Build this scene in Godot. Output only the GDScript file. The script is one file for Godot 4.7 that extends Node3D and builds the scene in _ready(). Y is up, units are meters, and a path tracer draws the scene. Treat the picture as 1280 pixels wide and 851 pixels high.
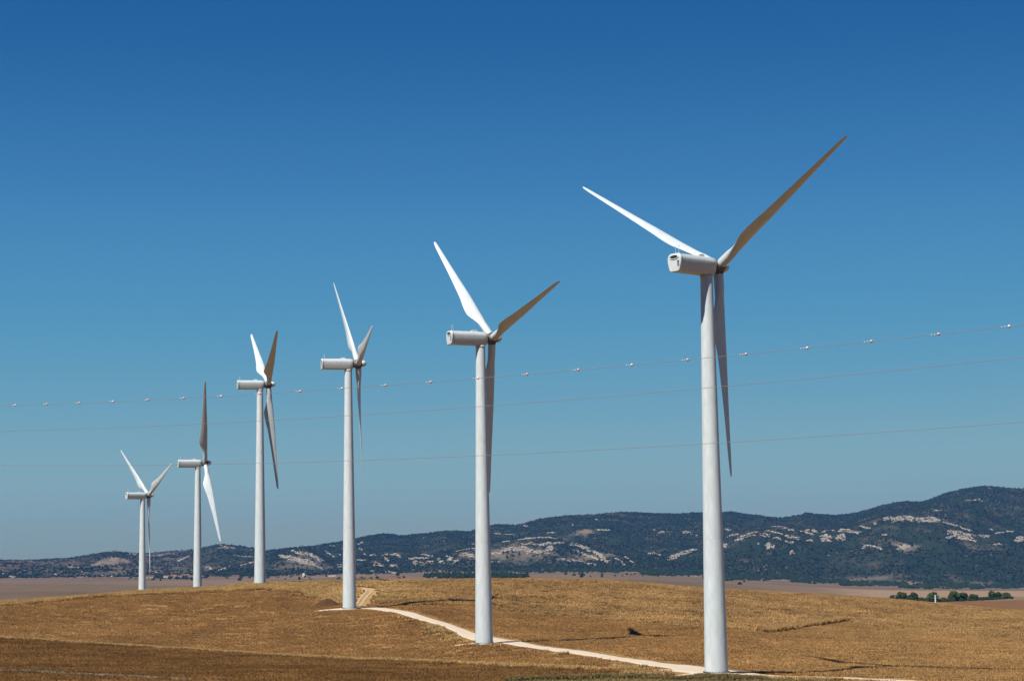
extends Node3D
# Six wind turbines on a dry hill, power wires in front, a hazy mountain range behind.
# Picture coordinates below are those of the 1280 x 851 photograph; distances are metres on the ground from the camera.

const FOCAL := 2500.0
const EYE := 20.0
const PITCH := 0.10935
const ROLL := -0.0145
var view := Basis()
var rng := RandomNumberGenerator.new()
var noise_a := FastNoiseLite.new()
var noise_b := FastNoiseLite.new()
var noise_c := FastNoiseLite.new()
var taken := {}

# ---------------------------------------------------------------- helpers
func ray(px: float, py: float) -> Vector3:   # direction whose horizontal length is one
	var v := view * Vector3((px - 640.0) / FOCAL, -(py - 425.5) / FOCAL, -1.0)
	return v / sqrt(v.x * v.x + v.z * v.z)

func numbered(called: String) -> String:
	var n: int = taken.get(called, 0)
	taken[called] = n + 1
	return called if n == 0 else "%s_%03d" % [called, n]

func tag(o: Node, label := "", category := "", group := "", kind := "") -> void:
	if label: o.set_meta("label", label)
	if category: o.set_meta("category", category)
	if group: o.set_meta("group", group)
	if kind: o.set_meta("kind", kind)

func thing(called: String, at: Vector3, label: String, category: String, group := "") -> Node3D:
	var o := Node3D.new()
	o.name = numbered(called)
	o.position = at
	add_child(o)
	tag(o, label, category, group)
	return o

func put(called: String, mesh: Mesh, m: Material, parent: Node = null) -> MeshInstance3D:
	var o := MeshInstance3D.new()
	o.name = called if parent else numbered(called)
	o.mesh = mesh
	o.material_override = m
	if parent: parent.add_child(o, true)
	else: add_child(o)
	return o

func smooth(a: float, b: float, x: float) -> float:
	return smoothstep(a, b, x)

func lin(r: float, g: float, b: float) -> Color:   # linear reflectance to a material colour
	return Color(r, g, b).linear_to_srgb()

func list_at(xs: PackedFloat32Array, ys: PackedFloat32Array, x: float) -> float:
	var n := xs.size()
	if x <= xs[0]: return ys[0]
	if x >= xs[n - 1]: return ys[n - 1]
	var i := xs.bsearch(x)
	if i <= 0: i = 1
	var t := (x - xs[i - 1]) / maxf(xs[i] - xs[i - 1], 1e-9)
	return lerpf(ys[i - 1], ys[i], t)

func list_cubic(xs: PackedFloat32Array, ys: PackedFloat32Array, x: float) -> float:   # Hermite with limited slopes
	var n := xs.size()
	if x <= xs[0]: return ys[0]
	if x >= xs[n - 1]: return ys[n - 1]
	var i := clampi(xs.bsearch(x), 1, n - 1) - 1
	var h := xs[i + 1] - xs[i]
	var s := (ys[i + 1] - ys[i]) / h
	var m0 := s
	var m1 := s
	if i > 0:
		var sp := (ys[i] - ys[i - 1]) / (xs[i] - xs[i - 1])
		m0 = 0.0 if sp * s <= 0.0 else 2.0 * sp * s / (sp + s)
	if i < n - 2:
		var sn := (ys[i + 2] - ys[i + 1]) / (xs[i + 2] - xs[i + 1])
		m1 = 0.0 if sn * s <= 0.0 else 2.0 * sn * s / (sn + s)
	var t := (x - xs[i]) / h
	var t2 := t * t
	var t3 := t2 * t
	return (2 * t3 - 3 * t2 + 1) * ys[i] + (t3 - 2 * t2 + t) * h * m0 + (-2 * t3 + 3 * t2) * ys[i + 1] + (t3 - t2) * h * m1

# ---------------------------------------------------------------- the lie of the land
# One row per picture column: distance, then the height under the eye (negative) or the picture row where that ground shows.
const COLUMNS := [
	[-300, 230,860, 300,832, 365,808, 400,791, 440,776, 470,771, 540,-14, 660,-24, 900,-30, 1300,-30, 2000,742, 3000,730, 4400,724],
	[0, 232,852, 300,824, 345,805, 366,797, 400,776, 440,758, 462,754, 520,-11.5, 580,-18, 660,-25, 900,-27, 1300,-22, 2000,738, 3000,729, 4400,723],
	[178, 235,852, 300,824, 345,808.5, 400,778, 440,752, 470,741, 480,740, 530,-9, 580,-15, 672,-27, 900,-34, 1300,-30, 2000,738, 3000,729, 4400,722],
	[246, 235,852, 300,826, 340,811.5, 400,778, 440,752, 475,738.5, 490,737, 535,-11, 575,-21.3, 672,-28, 900,-34, 1300,-30, 2000,737, 3000,729, 4400,722],
	[325, 235,852, 300,826, 330,817, 400,775, 450,746, 490,731.5, 503,730, 560,-9, 640,-20, 900,-32, 1300,-30, 2000,734, 3000,727, 4400,721],
	[438, 235,852, 300,827, 323,821, 370,790, 414,762, 432,757, 460,742, 500,731, 530,727, 600,-9, 700,-20, 900,-30, 1300,-30, 2000,732, 3000,724, 4400,719],
	[540, 235,853, 300,827, 340,805, 380,776, 430,754, 470,740, 520,729, 545,726, 620,-9, 720,-20, 900,-30, 1300,-30, 2000,732, 3000,722, 4400,716],
	[605, 235,853, 290,828, 323,806, 360,792, 400,774, 440,756, 480,742, 530,729, 555,725, 630,-9, 720,-20, 900,-30, 1300,-30, 2000,731, 3000,721, 4400,716.5],
	[750, 232,853, 290,820, 325,806, 363,795, 395,782, 430,769, 480,749, 530,734, 565,726.5, 640,-10, 740,-21, 900,-30, 1300,-30, 2000,728, 3000,720, 4400,714.5],
	[891, 230,852, 244,842, 280,824, 330,800, 380,784, 420,774, 480,757, 540,742, 575,737, 650,-13, 740,-22, 900,-30, 1300,-30, 2000,733, 3000,727, 4400,722],
	[1020, 232,852, 276,836, 300,823, 350,801, 400,787, 440,778, 500,762, 560,748, 590,744, 660,-15, 760,-24, 900,-32, 1300,-34, 2000,740, 3000,733, 4400,728],
	[1111, 234,851, 282,834, 300,825, 350,803, 400,790, 440,781, 500,766, 560,753, 590,750, 660,-17, 760,-25, 900,-27, 1200,752.5, 1300,-30, 2000,741, 3000,737, 4400,732],
	[1280, 236,852, 286,835, 310,823, 360,805, 400,797, 440,788, 500,776, 560,767, 585,764.5, 640,-20, 740,-22, 1000,-24.5, 1200,-27, 1400,-31, 2000,741, 3000,738, 4400,736],
	[1600, 236,856, 300,830, 400,800, 500,782, 585,772, 640,-22, 740,-24, 1000,-26, 1200,-30, 2000,742, 3000,738, 4400,737],
]
const TW := 161
const TH := 600
const U0 := -0.40
const U1 := 0.40
const WMAX := 3.1355    # log(1 + 4400 / 200)
var table := PackedFloat32Array()

func build_table() -> void:
	var us := PackedFloat32Array()
	var ds := []
	var es := []
	for c in COLUMNS:
		us.append(-ray(c[0], 760).x / ray(c[0], 760).z)
		var d := PackedFloat32Array([0, 30, 80, 140, 190])
		var e := PackedFloat32Array([-1.7, -3.6, -7.6, -11.8, -13.5])
		for k in range(1, c.size(), 2):
			var v: float = c[k + 1]
			d.append(c[k])
			e.append(v if v < 0.0 else ray(c[0], v).y * float(c[k]))
		ds.append(d)
		es.append(e)
	table.resize(TW * TH)
	var col := PackedFloat32Array()
	col.resize(us.size())
	for j in TH:
		var d := 200.0 * (exp(WMAX * j / (TH - 1.0)) - 1.0)
		for c in us.size(): col[c] = list_cubic(ds[c], es[c], d)
		for i in TW: table[j * TW + i] = list_cubic(us, col, lerpf(U0, U1, i / (TW - 1.0)))
	# soften the creases between the columns
	for pass_ in 3:
		for j in TH:
			var last := table[j * TW]
			for i in range(1, TW - 1):
				var now := table[j * TW + i]
				table[j * TW + i] = 0.25 * last + 0.5 * now + 0.25 * table[j * TW + i + 1]
				last = now

func land(u: float, d: float) -> float:      # height above the eye level, d up to 4400 m
	var a := clampf((u - U0) / (U1 - U0), 0.0, 0.99999) * (TW - 1)
	var b := clampf(log(1.0 + d / 200.0) / WMAX, 0.0, 0.99999) * (TH - 1)
	var i := int(a)
	var j := int(b)
	var k := j * TW + i
	a -= i
	b -= j
	return lerpf(lerpf(table[k], table[k + 1], a), lerpf(table[k + TW], table[k + TW + 1], a), b)

func ground_y(x: float, z: float) -> float:
	var d := sqrt(x * x + z * z)
	var u := -x / z if z < -0.01 else signf(x) * 9.0
	var bump := noise_a.get_noise_2d(x * 3.0, z * 3.0) * 0.12 + noise_b.get_noise_2d(x, z) * 0.25
	return EYE + land(u, d) + bump * smooth(60, 200, d)

func hit(px: float, py: float, from_ := 200.0, to_ := 4390.0) -> Vector3:   # where the sight line of a pixel first meets the land
	var r := ray(px, py)
	var d := from_
	var step := 1.0
	while d < to_:
		step = 0.5 + d * 0.004
		var p := r * d
		if p.y + EYE <= ground_y(p.x, p.z):
			var lo := d - step
			var hi := d
			for k in 14:
				var m := (lo + hi) * 0.5
				p = r * m
				if p.y + EYE <= ground_y(p.x, p.z): hi = m
				else: lo = m
			p = r * hi
			return Vector3(p.x, ground_y(p.x, p.z), p.z)
		d += step
	var q := r * to_
	return Vector3(q.x, ground_y(q.x, q.z), q.z)

# mountains: skyline and spurs read from the picture, each with its own distance
const SKYLINE := [-700,705, -400,703, -150,699, 0,699.5, 15,700.5, 40,699.5, 70,698, 90,697, 110,693, 130,690, 145,689, 160,691, 178,691.5, 195,690, 220,688, 240,687, 252,685, 262,682, 275,680, 285,680.5, 300,682, 318,685, 330,688, 345,686.5, 365,684.5, 395,682, 405,679.5, 425,676.5, 440,673, 460,669, 478,666.5, 490,667, 497,669, 505,669, 530,666.5, 555,663.5, 575,663, 587,664, 600,660, 620,655, 645,656, 660,652.5, 672,648.5, 690,646.5, 715,643.5, 740,643, 760,641, 778,639.5, 800,640.5, 820,641.3, 850,642, 870,640, 905,640, 912,638.7, 920,640, 935,642, 950,644, 970,646.5, 980,646.5, 1000,643.5, 1008,640.5, 1025,642.5, 1045,643.5, 1060,642, 1080,638, 1100,632, 1120,627.5, 1135,626, 1150,627, 1158,625.5, 1170,621, 1185,615, 1200,611.5, 1215,608.5, 1228,607, 1245,607.5, 1265,609.5, 1280,610.5, 1400,612, 1600,635, 2000,670]
# spur: crest distance, then crest points
const SPURS := [
	[5150, -60,712, 0,704, 20,705, 50,712, 80,712, 130,706, 170,704, 210,708, 250,716],
	[5300, 255,716, 285,708, 318,699, 345,690, 365,686, 377,682.5, 386,685, 400,693, 415,706, 425,716],
	[5600, 425,712, 450,700, 478,691, 500,690, 515,700, 530,712],
	[5250, 500,712, 520,698, 545,690, 580,684, 620,676, 660,671, 692,670, 706,676, 730,682, 755,695, 775,706, 790,714],
	[5200, 815,714, 826,703, 850,691, 875,683, 905,674, 930,665, 955,661, 985,657, 1010,660, 1040,661, 1075,655, 1105,645, 1140,643, 1175,645, 1200,655, 1220,664, 1245,664, 1275,668, 1330,690, 1400,716],
	[5750, 1040,660, 1100,640, 1160,631, 1210,625, 1240,640, 1290,660, 1330,690],
]
const MW := 620
const MH := 150
const MU := 0.44
const M0 := 4300.0
const M1 := 7600.0
var peaks := PackedFloat32Array()

func build_mountains_table() -> void:
	var su := PackedFloat32Array()
	var se := PackedFloat32Array()
	for k in range(0, SKYLINE.size(), 2):
		var r := ray(SKYLINE[k], SKYLINE[k + 1])
		su.append(-r.x / r.z)
		se.append(r.y)
	var sp := []
	for s in SPURS:
		var a := PackedFloat32Array()
		var b := PackedFloat32Array()
		for k in range(1, s.size(), 2):
			var r := ray(s[k], s[k + 1])
			a.append(-r.x / r.z)
			b.append(r.y * float(s[0]))
		sp.append([float(s[0]), a, b])
	peaks.resize(MW * MH)
	for i in MW:
		var u := lerpf(-MU, MU, i / (MW - 1.0))
		var crest_d := 6350.0 + noise_b.get_noise_1d(u * 900.0) * 250.0
		var crest := list_at(su, se, u) * crest_d
		for j in MH:
			var d := lerpf(M0, M1, j / (MH - 1.0))
			var foot := land(u, minf(d, 4400.0))
			var h := foot
			if d > 4450.0:
				var t := (d - 4450.0) / (crest_d - 4450.0)
				var x := u * d
				var gully := absf(noise_a.get_noise_2d(x * 0.11, d * 0.05)) * 60.0 + noise_b.get_noise_2d(x * 0.16, d * 0.16) * 26.0
				if t < 1.0:
					h = foot + (crest - foot) * pow(t, 1.1) + (gully - 9.0) * 4.0 * t * (1.0 - t) * smooth(1.0, 0.85, t) * 0.5
				else:
					h = crest - (d - crest_d) * 0.22
				for s in sp:
					var sa: PackedFloat32Array = s[1]
					if u <= sa[0] or u >= sa[sa.size() - 1]: continue
					var e := list_cubic(sa, s[2], u)
					var sd: float = s[0] + noise_a.get_noise_1d(u * 700.0) * 60.0
					var v := e
					if d < sd:
						var q := (d - 4450.0) / (sd - 4450.0)
						v = foot + (e - foot) * (0.55 * q + 0.45 * q * q * (3.0 - 2.0 * q)) + (gully - 9.0) * 1.6 * q * (1.0 - q)
					else:
						v = e - (d - sd) * 0.3
					h = maxf(h, v)
				h += noise_c.get_noise_2d(x * 0.6, d * 0.6) * 1.6 * smooth(0.0, 0.05, t)
			peaks[j * MW + i] = h

func peak(u: float, d: float) -> float:
	var a := clampf((u + MU) / (2.0 * MU), 0.0, 0.99999) * (MW - 1)
	var b := clampf((d - M0) / (M1 - M0), 0.0, 0.99999) * (MH - 1)
	var i := int(a)
	var j := int(b)
	var k := j * MW + i
	a -= i
	b -= j
	return lerpf(lerpf(peaks[k], peaks[k + 1], a), lerpf(peaks[k + MW], peaks[k + MW + 1], a), b)

func hit_mountain(px: float, py: float) -> Vector3:   # Vector3.ZERO when the line passes over the crest
	var r := ray(px, py)
	var u := -r.x / r.z
	var d := M0 + 60.0
	while d < M1:
		if r.y * d <= peak(u, d): return Vector3(r.x * d, EYE + peak(u, d), r.z * d)
		d += 9.0
	return Vector3.ZERO

# ---------------------------------------------------------------- field lines, as distance over bearing
class Line:
	var u := PackedFloat32Array()
	var d := PackedFloat32Array()
var dark_edge := Line.new()
var gold_edge := Line.new()
var crest_edge := Line.new()
var olive_edge := Line.new()
func line_of(points: Array, l: Line) -> void:
	for k in range(0, points.size(), 2):
		var p := hit(points[k], points[k + 1])
		l.u.append(-p.x / p.z)
		l.d.append(Vector2(p.x, p.z).length())

const GOLD := Vector3(0.305, 0.184, 0.075)
const BROWN := Vector3(0.25, 0.139, 0.053)
const DARK := Vector3(0.136, 0.070, 0.023)
const STRAW := Vector3(0.39, 0.255, 0.105)
const OLIVE := Vector3(0.165, 0.127, 0.055)

func field(x: float, z: float) -> Vector3:     # the colour of soil and stubble at a spot on the hill, linear
	var d := sqrt(x * x + z * z)
	var u := clampf(-x / minf(z, -1.0), -0.6, 0.6)
	var wob := noise_a.get_noise_2d(x * 2.2, z * 2.2) * 1.2
	var px := 640.0 + u * FOCAL
	var c := BROWN.lerp(GOLD, 0.10 + 0.62 * smooth(820, 990, px) + 0.32 * noise_b.get_noise_2d(x * 1.3, z * 0.5))
	var e := list_at(gold_edge.u, gold_edge.d, u)
	c = c.lerp(GOLD * (1.0 + 0.22 * noise_b.get_noise_2d(x * 2.0 + 70.0, z * 1.2)), smooth(-1.5, 2.5, d - e + wob) * smooth(470, 540, px))
	e = list_at(crest_edge.u, crest_edge.d, u)
	c = c.lerp(GOLD.lerp(STRAW, 0.7), smooth(-1.0, 3.0, d - e + wob) * smooth(560, 470, px))
	e = list_at(dark_edge.u, dark_edge.d, u)
	var dark := DARK.lerp(BROWN, clampf(0.22 + 0.5 * noise_b.get_noise_2d(x * 1.1, z * 3.0), 0.0, 0.8))
	c = c.lerp(dark, smooth(0.8, -0.8, d - e + wob * 0.4) * smooth(830, 790, px))
	e = list_at(olive_edge.u, olive_edge.d, u)
	c = c.lerp(OLIVE, smooth(0.6, -0.8, d - e + wob * 0.5) * smooth(600, 680, px) * smooth(1080, 1000, px))
	c *= 1.0 + 0.24 * noise_b.get_noise_2d(x * 2.6 + 31.0, z * 1.1)
	c = c.lerp(DARK, smooth(226, 205, d))      # dark field colour carried on out of view, to weaken light bounced onto shaded faces
	# tractor lines run across the slope
	var streak := noise_c.get_noise_2d(x * 0.35 + z * 0.12, z * 2.6 - x * 0.25)
	return c * (1.0 + 0.16 * streak + 0.3 * noise_c.get_noise_2d(x * 6.0, z * 2.6))

func plain(x: float, z: float) -> Vector3:
	var d := sqrt(x * x + z * z)
	var u := -x / minf(z, -1.0)
	var px := 640.0 + u * FOCAL
	var c := Vector3(0.137, 0.094, 0.058)
	c = c.lerp(Vector3(0.19, 0.13, 0.082), clampf(0.35 + 1.1 * noise_b.get_noise_2d(x * 0.05, z * 0.028), 0.0, 1.0))
	c = c.lerp(Vector3(0.10, 0.072, 0.05), clampf(1.4 * noise_b.get_noise_2d(x * 0.09 + 300.0, z * 0.045), 0.0, 0.6))
	c = c.lerp(Vector3(0.30, 0.205, 0.135), smooth(1500, 1700, d) * smooth(3000, 2600, d) * smooth(1020, 1120, px + d * 0.01) * 0.7)
	c = c.lerp(Vector3(0.165, 0.085, 0.040), smooth(1190, 1160, d + noise_a.get_noise_2d(x, z) * 20.0) * smooth(1150, 1185, px))
	return c * (1.0 + 0.18 * noise_c.get_noise_2d(x * 0.3, z * 0.12))

# ---------------------------------------------------------------- meshes
func sheet(pts: PackedVector3Array, cols: PackedColorArray, w: int, h: int) -> ArrayMesh:
	var nor := PackedVector3Array()
	nor.resize(pts.size())
	for j in h:
		for i in w:
			var k := j * w + i
			var a := pts[k + 1 if i < w - 1 else k] - pts[k - 1 if i > 0 else k]
			var b := pts[k + w if j < h - 1 else k] - pts[k - w if j > 0 else k]
			var n := a.cross(b)
			if n.y < 0.0: n = -n
			nor[k] = n.normalized() if n.length_squared() > 1e-12 else Vector3.UP
	var idx := PackedInt32Array()
	idx.resize((w - 1) * (h - 1) * 6)
	var q := 0
	for j in h - 1:
		for i in w - 1:
			var k := j * w + i
			for v in [k, k + w, k + 1, k + 1, k + w, k + w + 1]:
				idx[q] = v
				q += 1
	var arr := []
	arr.resize(Mesh.ARRAY_MAX)
	arr[Mesh.ARRAY_VERTEX] = pts
	arr[Mesh.ARRAY_NORMAL] = nor
	if cols.size(): arr[Mesh.ARRAY_COLOR] = cols
	arr[Mesh.ARRAY_INDEX] = idx
	var me := ArrayMesh.new()
	me.add_surface_from_arrays(Mesh.PRIMITIVE_TRIANGLES, arr)
	return me

func begin(smooth_group := 0) -> SurfaceTool:
	var st := SurfaceTool.new()
	st.begin(Mesh.PRIMITIVE_TRIANGLES)
	st.set_smooth_group(smooth_group)
	return st

func finish(st: SurfaceTool) -> ArrayMesh:
	st.generate_normals()
	return st.commit()

func tri(st: SurfaceTool, a: Vector3, b: Vector3, c: Vector3) -> void:
	st.add_vertex(a)
	st.add_vertex(c)
	st.add_vertex(b)

func quad(st: SurfaceTool, a: Vector3, b: Vector3, c: Vector3, d: Vector3) -> void:
	tri(st, a, b, c)
	tri(st, a, c, d)

func loft(rings: Array, closed_ends := true) -> ArrayMesh:   # rings of equal point counts, joined into a skin
	var st := begin(1)
	var n: int = rings[0].size()
	var m := rings.size() / 2
	var heart := Vector3.ZERO
	for p in rings[m]: heart += p / n
	var face: Vector3 = (rings[m][1] - rings[m][0]).cross(rings[mini(m + 1, rings.size() - 1)][0] - rings[maxi(m - 1, 0)][0])
	if face.dot(rings[m][0] - heart) < 0.0:      # keep the skin facing outwards
		for r in rings: r.reverse()
	for r in rings.size() - 1:
		for i in n:
			var k := (i + 1) % n
			quad(st, rings[r][i], rings[r][k], rings[r + 1][k], rings[r + 1][i])
	if closed_ends:
		for e in [0, rings.size() - 1]:
			st.set_smooth_group(2 + e)
			var mid := Vector3.ZERO
			for p in rings[e]: mid += p
			mid /= n
			for i in n:
				var k := (i + 1) % n
				if e == 0: tri(st, mid, rings[e][k], rings[e][i])
				else: tri(st, mid, rings[e][i], rings[e][k])
	return finish(st)

func lathe(profile: Array, sides := 40, closed := true) -> ArrayMesh:   # profile: [radius, height] pairs round the y axis
	var rings := []
	for p in profile:
		var ring := []
		for i in sides:
			var a := TAU * i / sides
			ring.append(Vector3(cos(a) * p[0], p[1], -sin(a) * p[0]))
		rings.append(ring)
	return loft(rings, closed)

func box(st: SurfaceTool, c: Vector3, s: Vector3, b := Basis()) -> void:
	var v := []
	for k in 8: v.append(c + b * (Vector3(-1 if k & 1 == 0 else 1, -1 if k & 2 == 0 else 1, -1 if k & 4 == 0 else 1) * s * 0.5))
	for f in [[0, 2, 3, 1], [4, 5, 7, 6], [0, 1, 5, 4], [2, 6, 7, 3], [0, 4, 6, 2], [1, 3, 7, 5]]:
		quad(st, v[f[0]], v[f[1]], v[f[2]], v[f[3]])

func box_mesh(c: Vector3, s: Vector3) -> ArrayMesh:
	var st := begin(-1)
	box(st, c, s)
	return finish(st)

func tube(points: Array, radii: Array, sides := 8) -> ArrayMesh:
	var rings := []
	for k in points.size():
		var dir: Vector3 = (points[mini(k + 1, points.size() - 1)] - points[maxi(k - 1, 0)]).normalized()
		var s := dir.cross(Vector3.RIGHT if absf(dir.x) < 0.8 else Vector3.UP).normalized()
		var t := dir.cross(s)
		var ring := []
		for i in sides:
			var a := TAU * i / sides
			ring.append(points[k] + (s * cos(a) + t * sin(a)) * radii[k])
		rings.append(ring)
	return loft(rings)

func copies(called: String, mesh: Mesh, m: Material, xf: Array, colors: Array, label: String, category: String, parent: Node = null) -> MultiMeshInstance3D:
	var mm := MultiMesh.new()
	mm.transform_format = MultiMesh.TRANSFORM_3D
	mm.use_colors = true
	mm.mesh = mesh
	mm.instance_count = xf.size()
	for k in xf.size():
		mm.set_instance_transform(k, xf[k])
		mm.set_instance_color(k, colors[k])
	var o := MultiMeshInstance3D.new()
	o.name = numbered(called)
	o.multimesh = mm
	o.material_override = m
	add_child(o)
	tag(o, label, category, "", "stuff")
	return o

# ---------------------------------------------------------------- materials
func grain(freq: float, lo: float, hi: float, oct := 4, seed_ := 1, size := 512) -> NoiseTexture2D:
	var n := FastNoiseLite.new()
	n.seed = seed_
	n.frequency = freq
	n.fractal_octaves = oct
	var t := NoiseTexture2D.new()
	t.width = size
	t.height = size
	t.seamless = true
	t.noise = n
	var g := Gradient.new()
	g.set_color(0, Color(lo, lo, lo))
	g.set_color(1, Color(hi, hi, hi))
	t.color_ramp = g
	return t

func vertex_material(rough := 0.95, tex: Texture2D = null, scale_ := 0.2) -> StandardMaterial3D:
	var m := StandardMaterial3D.new()
	m.vertex_color_use_as_albedo = true
	m.roughness = rough
	m.metallic_specular = 0.15
	if tex:
		m.albedo_texture = tex
		m.uv1_triplanar = true
		m.uv1_world_triplanar = true
		m.uv1_scale = Vector3.ONE * scale_
	return m

func plain_material(c: Color, rough: float, tex: Texture2D = null, scale_ := Vector3.ONE) -> StandardMaterial3D:
	var m := StandardMaterial3D.new()
	m.albedo_color = c
	m.roughness = rough
	if rough > 0.9: m.metallic_specular = 0.15
	if tex:
		m.albedo_texture = tex
		m.uv1_triplanar = true
		m.uv1_scale = scale_
	return m

# ---------------------------------------------------------------- the turbine
var blade_mesh: ArrayMesh
var tower_meshes := []
var nacelle_mesh: ArrayMesh
var white: StandardMaterial3D
var blade_white: StandardMaterial3D
var nacelle_white: StandardMaterial3D
var dark_metal: StandardMaterial3D
var hole: StandardMaterial3D
var steel: StandardMaterial3D
const OVERHANG := 2.1

func airfoil(chord: float, thick: float, round_: float, lead: float) -> Array:
	# 28 points; x towards the leading edge, z across; round_ 1 gives the root's circle
	var pts := []
	var n := 28
	for i in n:
		var a := TAU * i / n
		var c := 0.5 + 0.5 * cos(a)                 # 1 leading edge .. 0 trailing edge
		var xx := 1.0 - c
		var th := 5.0 * thick * (0.2969 * sqrt(xx) - 0.1260 * xx - 0.3516 * xx * xx + 0.2843 * xx * xx * xx - 0.1015 * pow(xx, 4))
		var cam := 0.035 * (1.0 - pow(2.0 * xx - 1.0, 2))
		var wing := Vector2(lead - xx * chord, (cam + (th if sin(a) > 0.0 else -th)) * chord)
		var circle := Vector2(cos(a), sin(a)) * 0.63
		var p := wing.lerp(circle, round_)
		pts.append(p)
	return pts

func make_blade() -> ArrayMesh:
	var rings := []
	var st_r := PackedFloat32Array([0.75, 1.3, 2.6, 3.6, 4.8, 6.0, 7.0, 8.6, 11.0, 15.0, 19.0, 22.5, 24.6, 25.4, 25.8, 26.0])
	var st_c := PackedFloat32Array([1.26, 1.26, 1.26, 1.36, 1.72, 2.15, 2.34, 2.22, 1.85, 1.40, 1.02, 0.76, 0.58, 0.46, 0.30, 0.08])
	var st_t := PackedFloat32Array([0.5, 0.5, 0.48, 0.42, 0.36, 0.29, 0.25, 0.22, 0.20, 0.18, 0.16, 0.15, 0.14, 0.14, 0.14, 0.14])
	var st_o := PackedFloat32Array([1, 1, 0.92, 0.55, 0.2, 0.03, 0, 0, 0, 0, 0, 0, 0, 0, 0, 0])
	var st_w := PackedFloat32Array([13, 13, 13, 13, 12.5, 11.5, 10, 8, 5, 2.6, 1.0, 0.2, 0, 0, 0, 0])
	var r := 0.75
	while r < 26.001:
		var c := list_cubic(st_r, st_c, r)
		var w := deg_to_rad(list_at(st_r, st_w, r))
		var ring := []
		for p in airfoil(c, list_at(st_r, st_t, r), list_at(st_r, st_o, r), minf(0.63, 0.28 * c + 0.12)):
			var q: Vector2 = p.rotated(-w)     # inboard sections are turned further towards the wind
			ring.append(Vector3(q.x, r, q.y))
		rings.append(ring)
		r += 0.45 if r < 24.3 else 0.1
	return loft(rings)

func nacelle_ring(z: float, s: float, lift := 0.0) -> Array:
	# cross-section: widest above the middle, sides leaning in to a narrower belly, corners rounded
	var corners := [Vector2(-0.80, 0.80), Vector2(0.80, 0.80), Vector2(1.14, 0.30), Vector2(1.08, -0.35), Vector2(0.76, -1.42), Vector2(-0.76, -1.42), Vector2(-1.08, -0.35), Vector2(-1.14, 0.30)]
	var ring := []
	var n := corners.size()
	for i in n:
		var p: Vector2 = corners[i]
		var a: Vector2 = corners[(i + n - 1) % n]
		var b: Vector2 = corners[(i + 1) % n]
		var e := minf(0.24, 0.45 * minf(p.distance_to(a), p.distance_to(b)))
		for k in 5:
			var t := k / 4.0
			var q := (p + (a - p).normalized() * e).lerp(p, t).lerp(p.lerp(p + (b - p).normalized() * e, t), t)
			ring.append(Vector3(q.x * s, (q.y + 0.3) * s - 0.3 + lift, z))
	return ring

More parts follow.
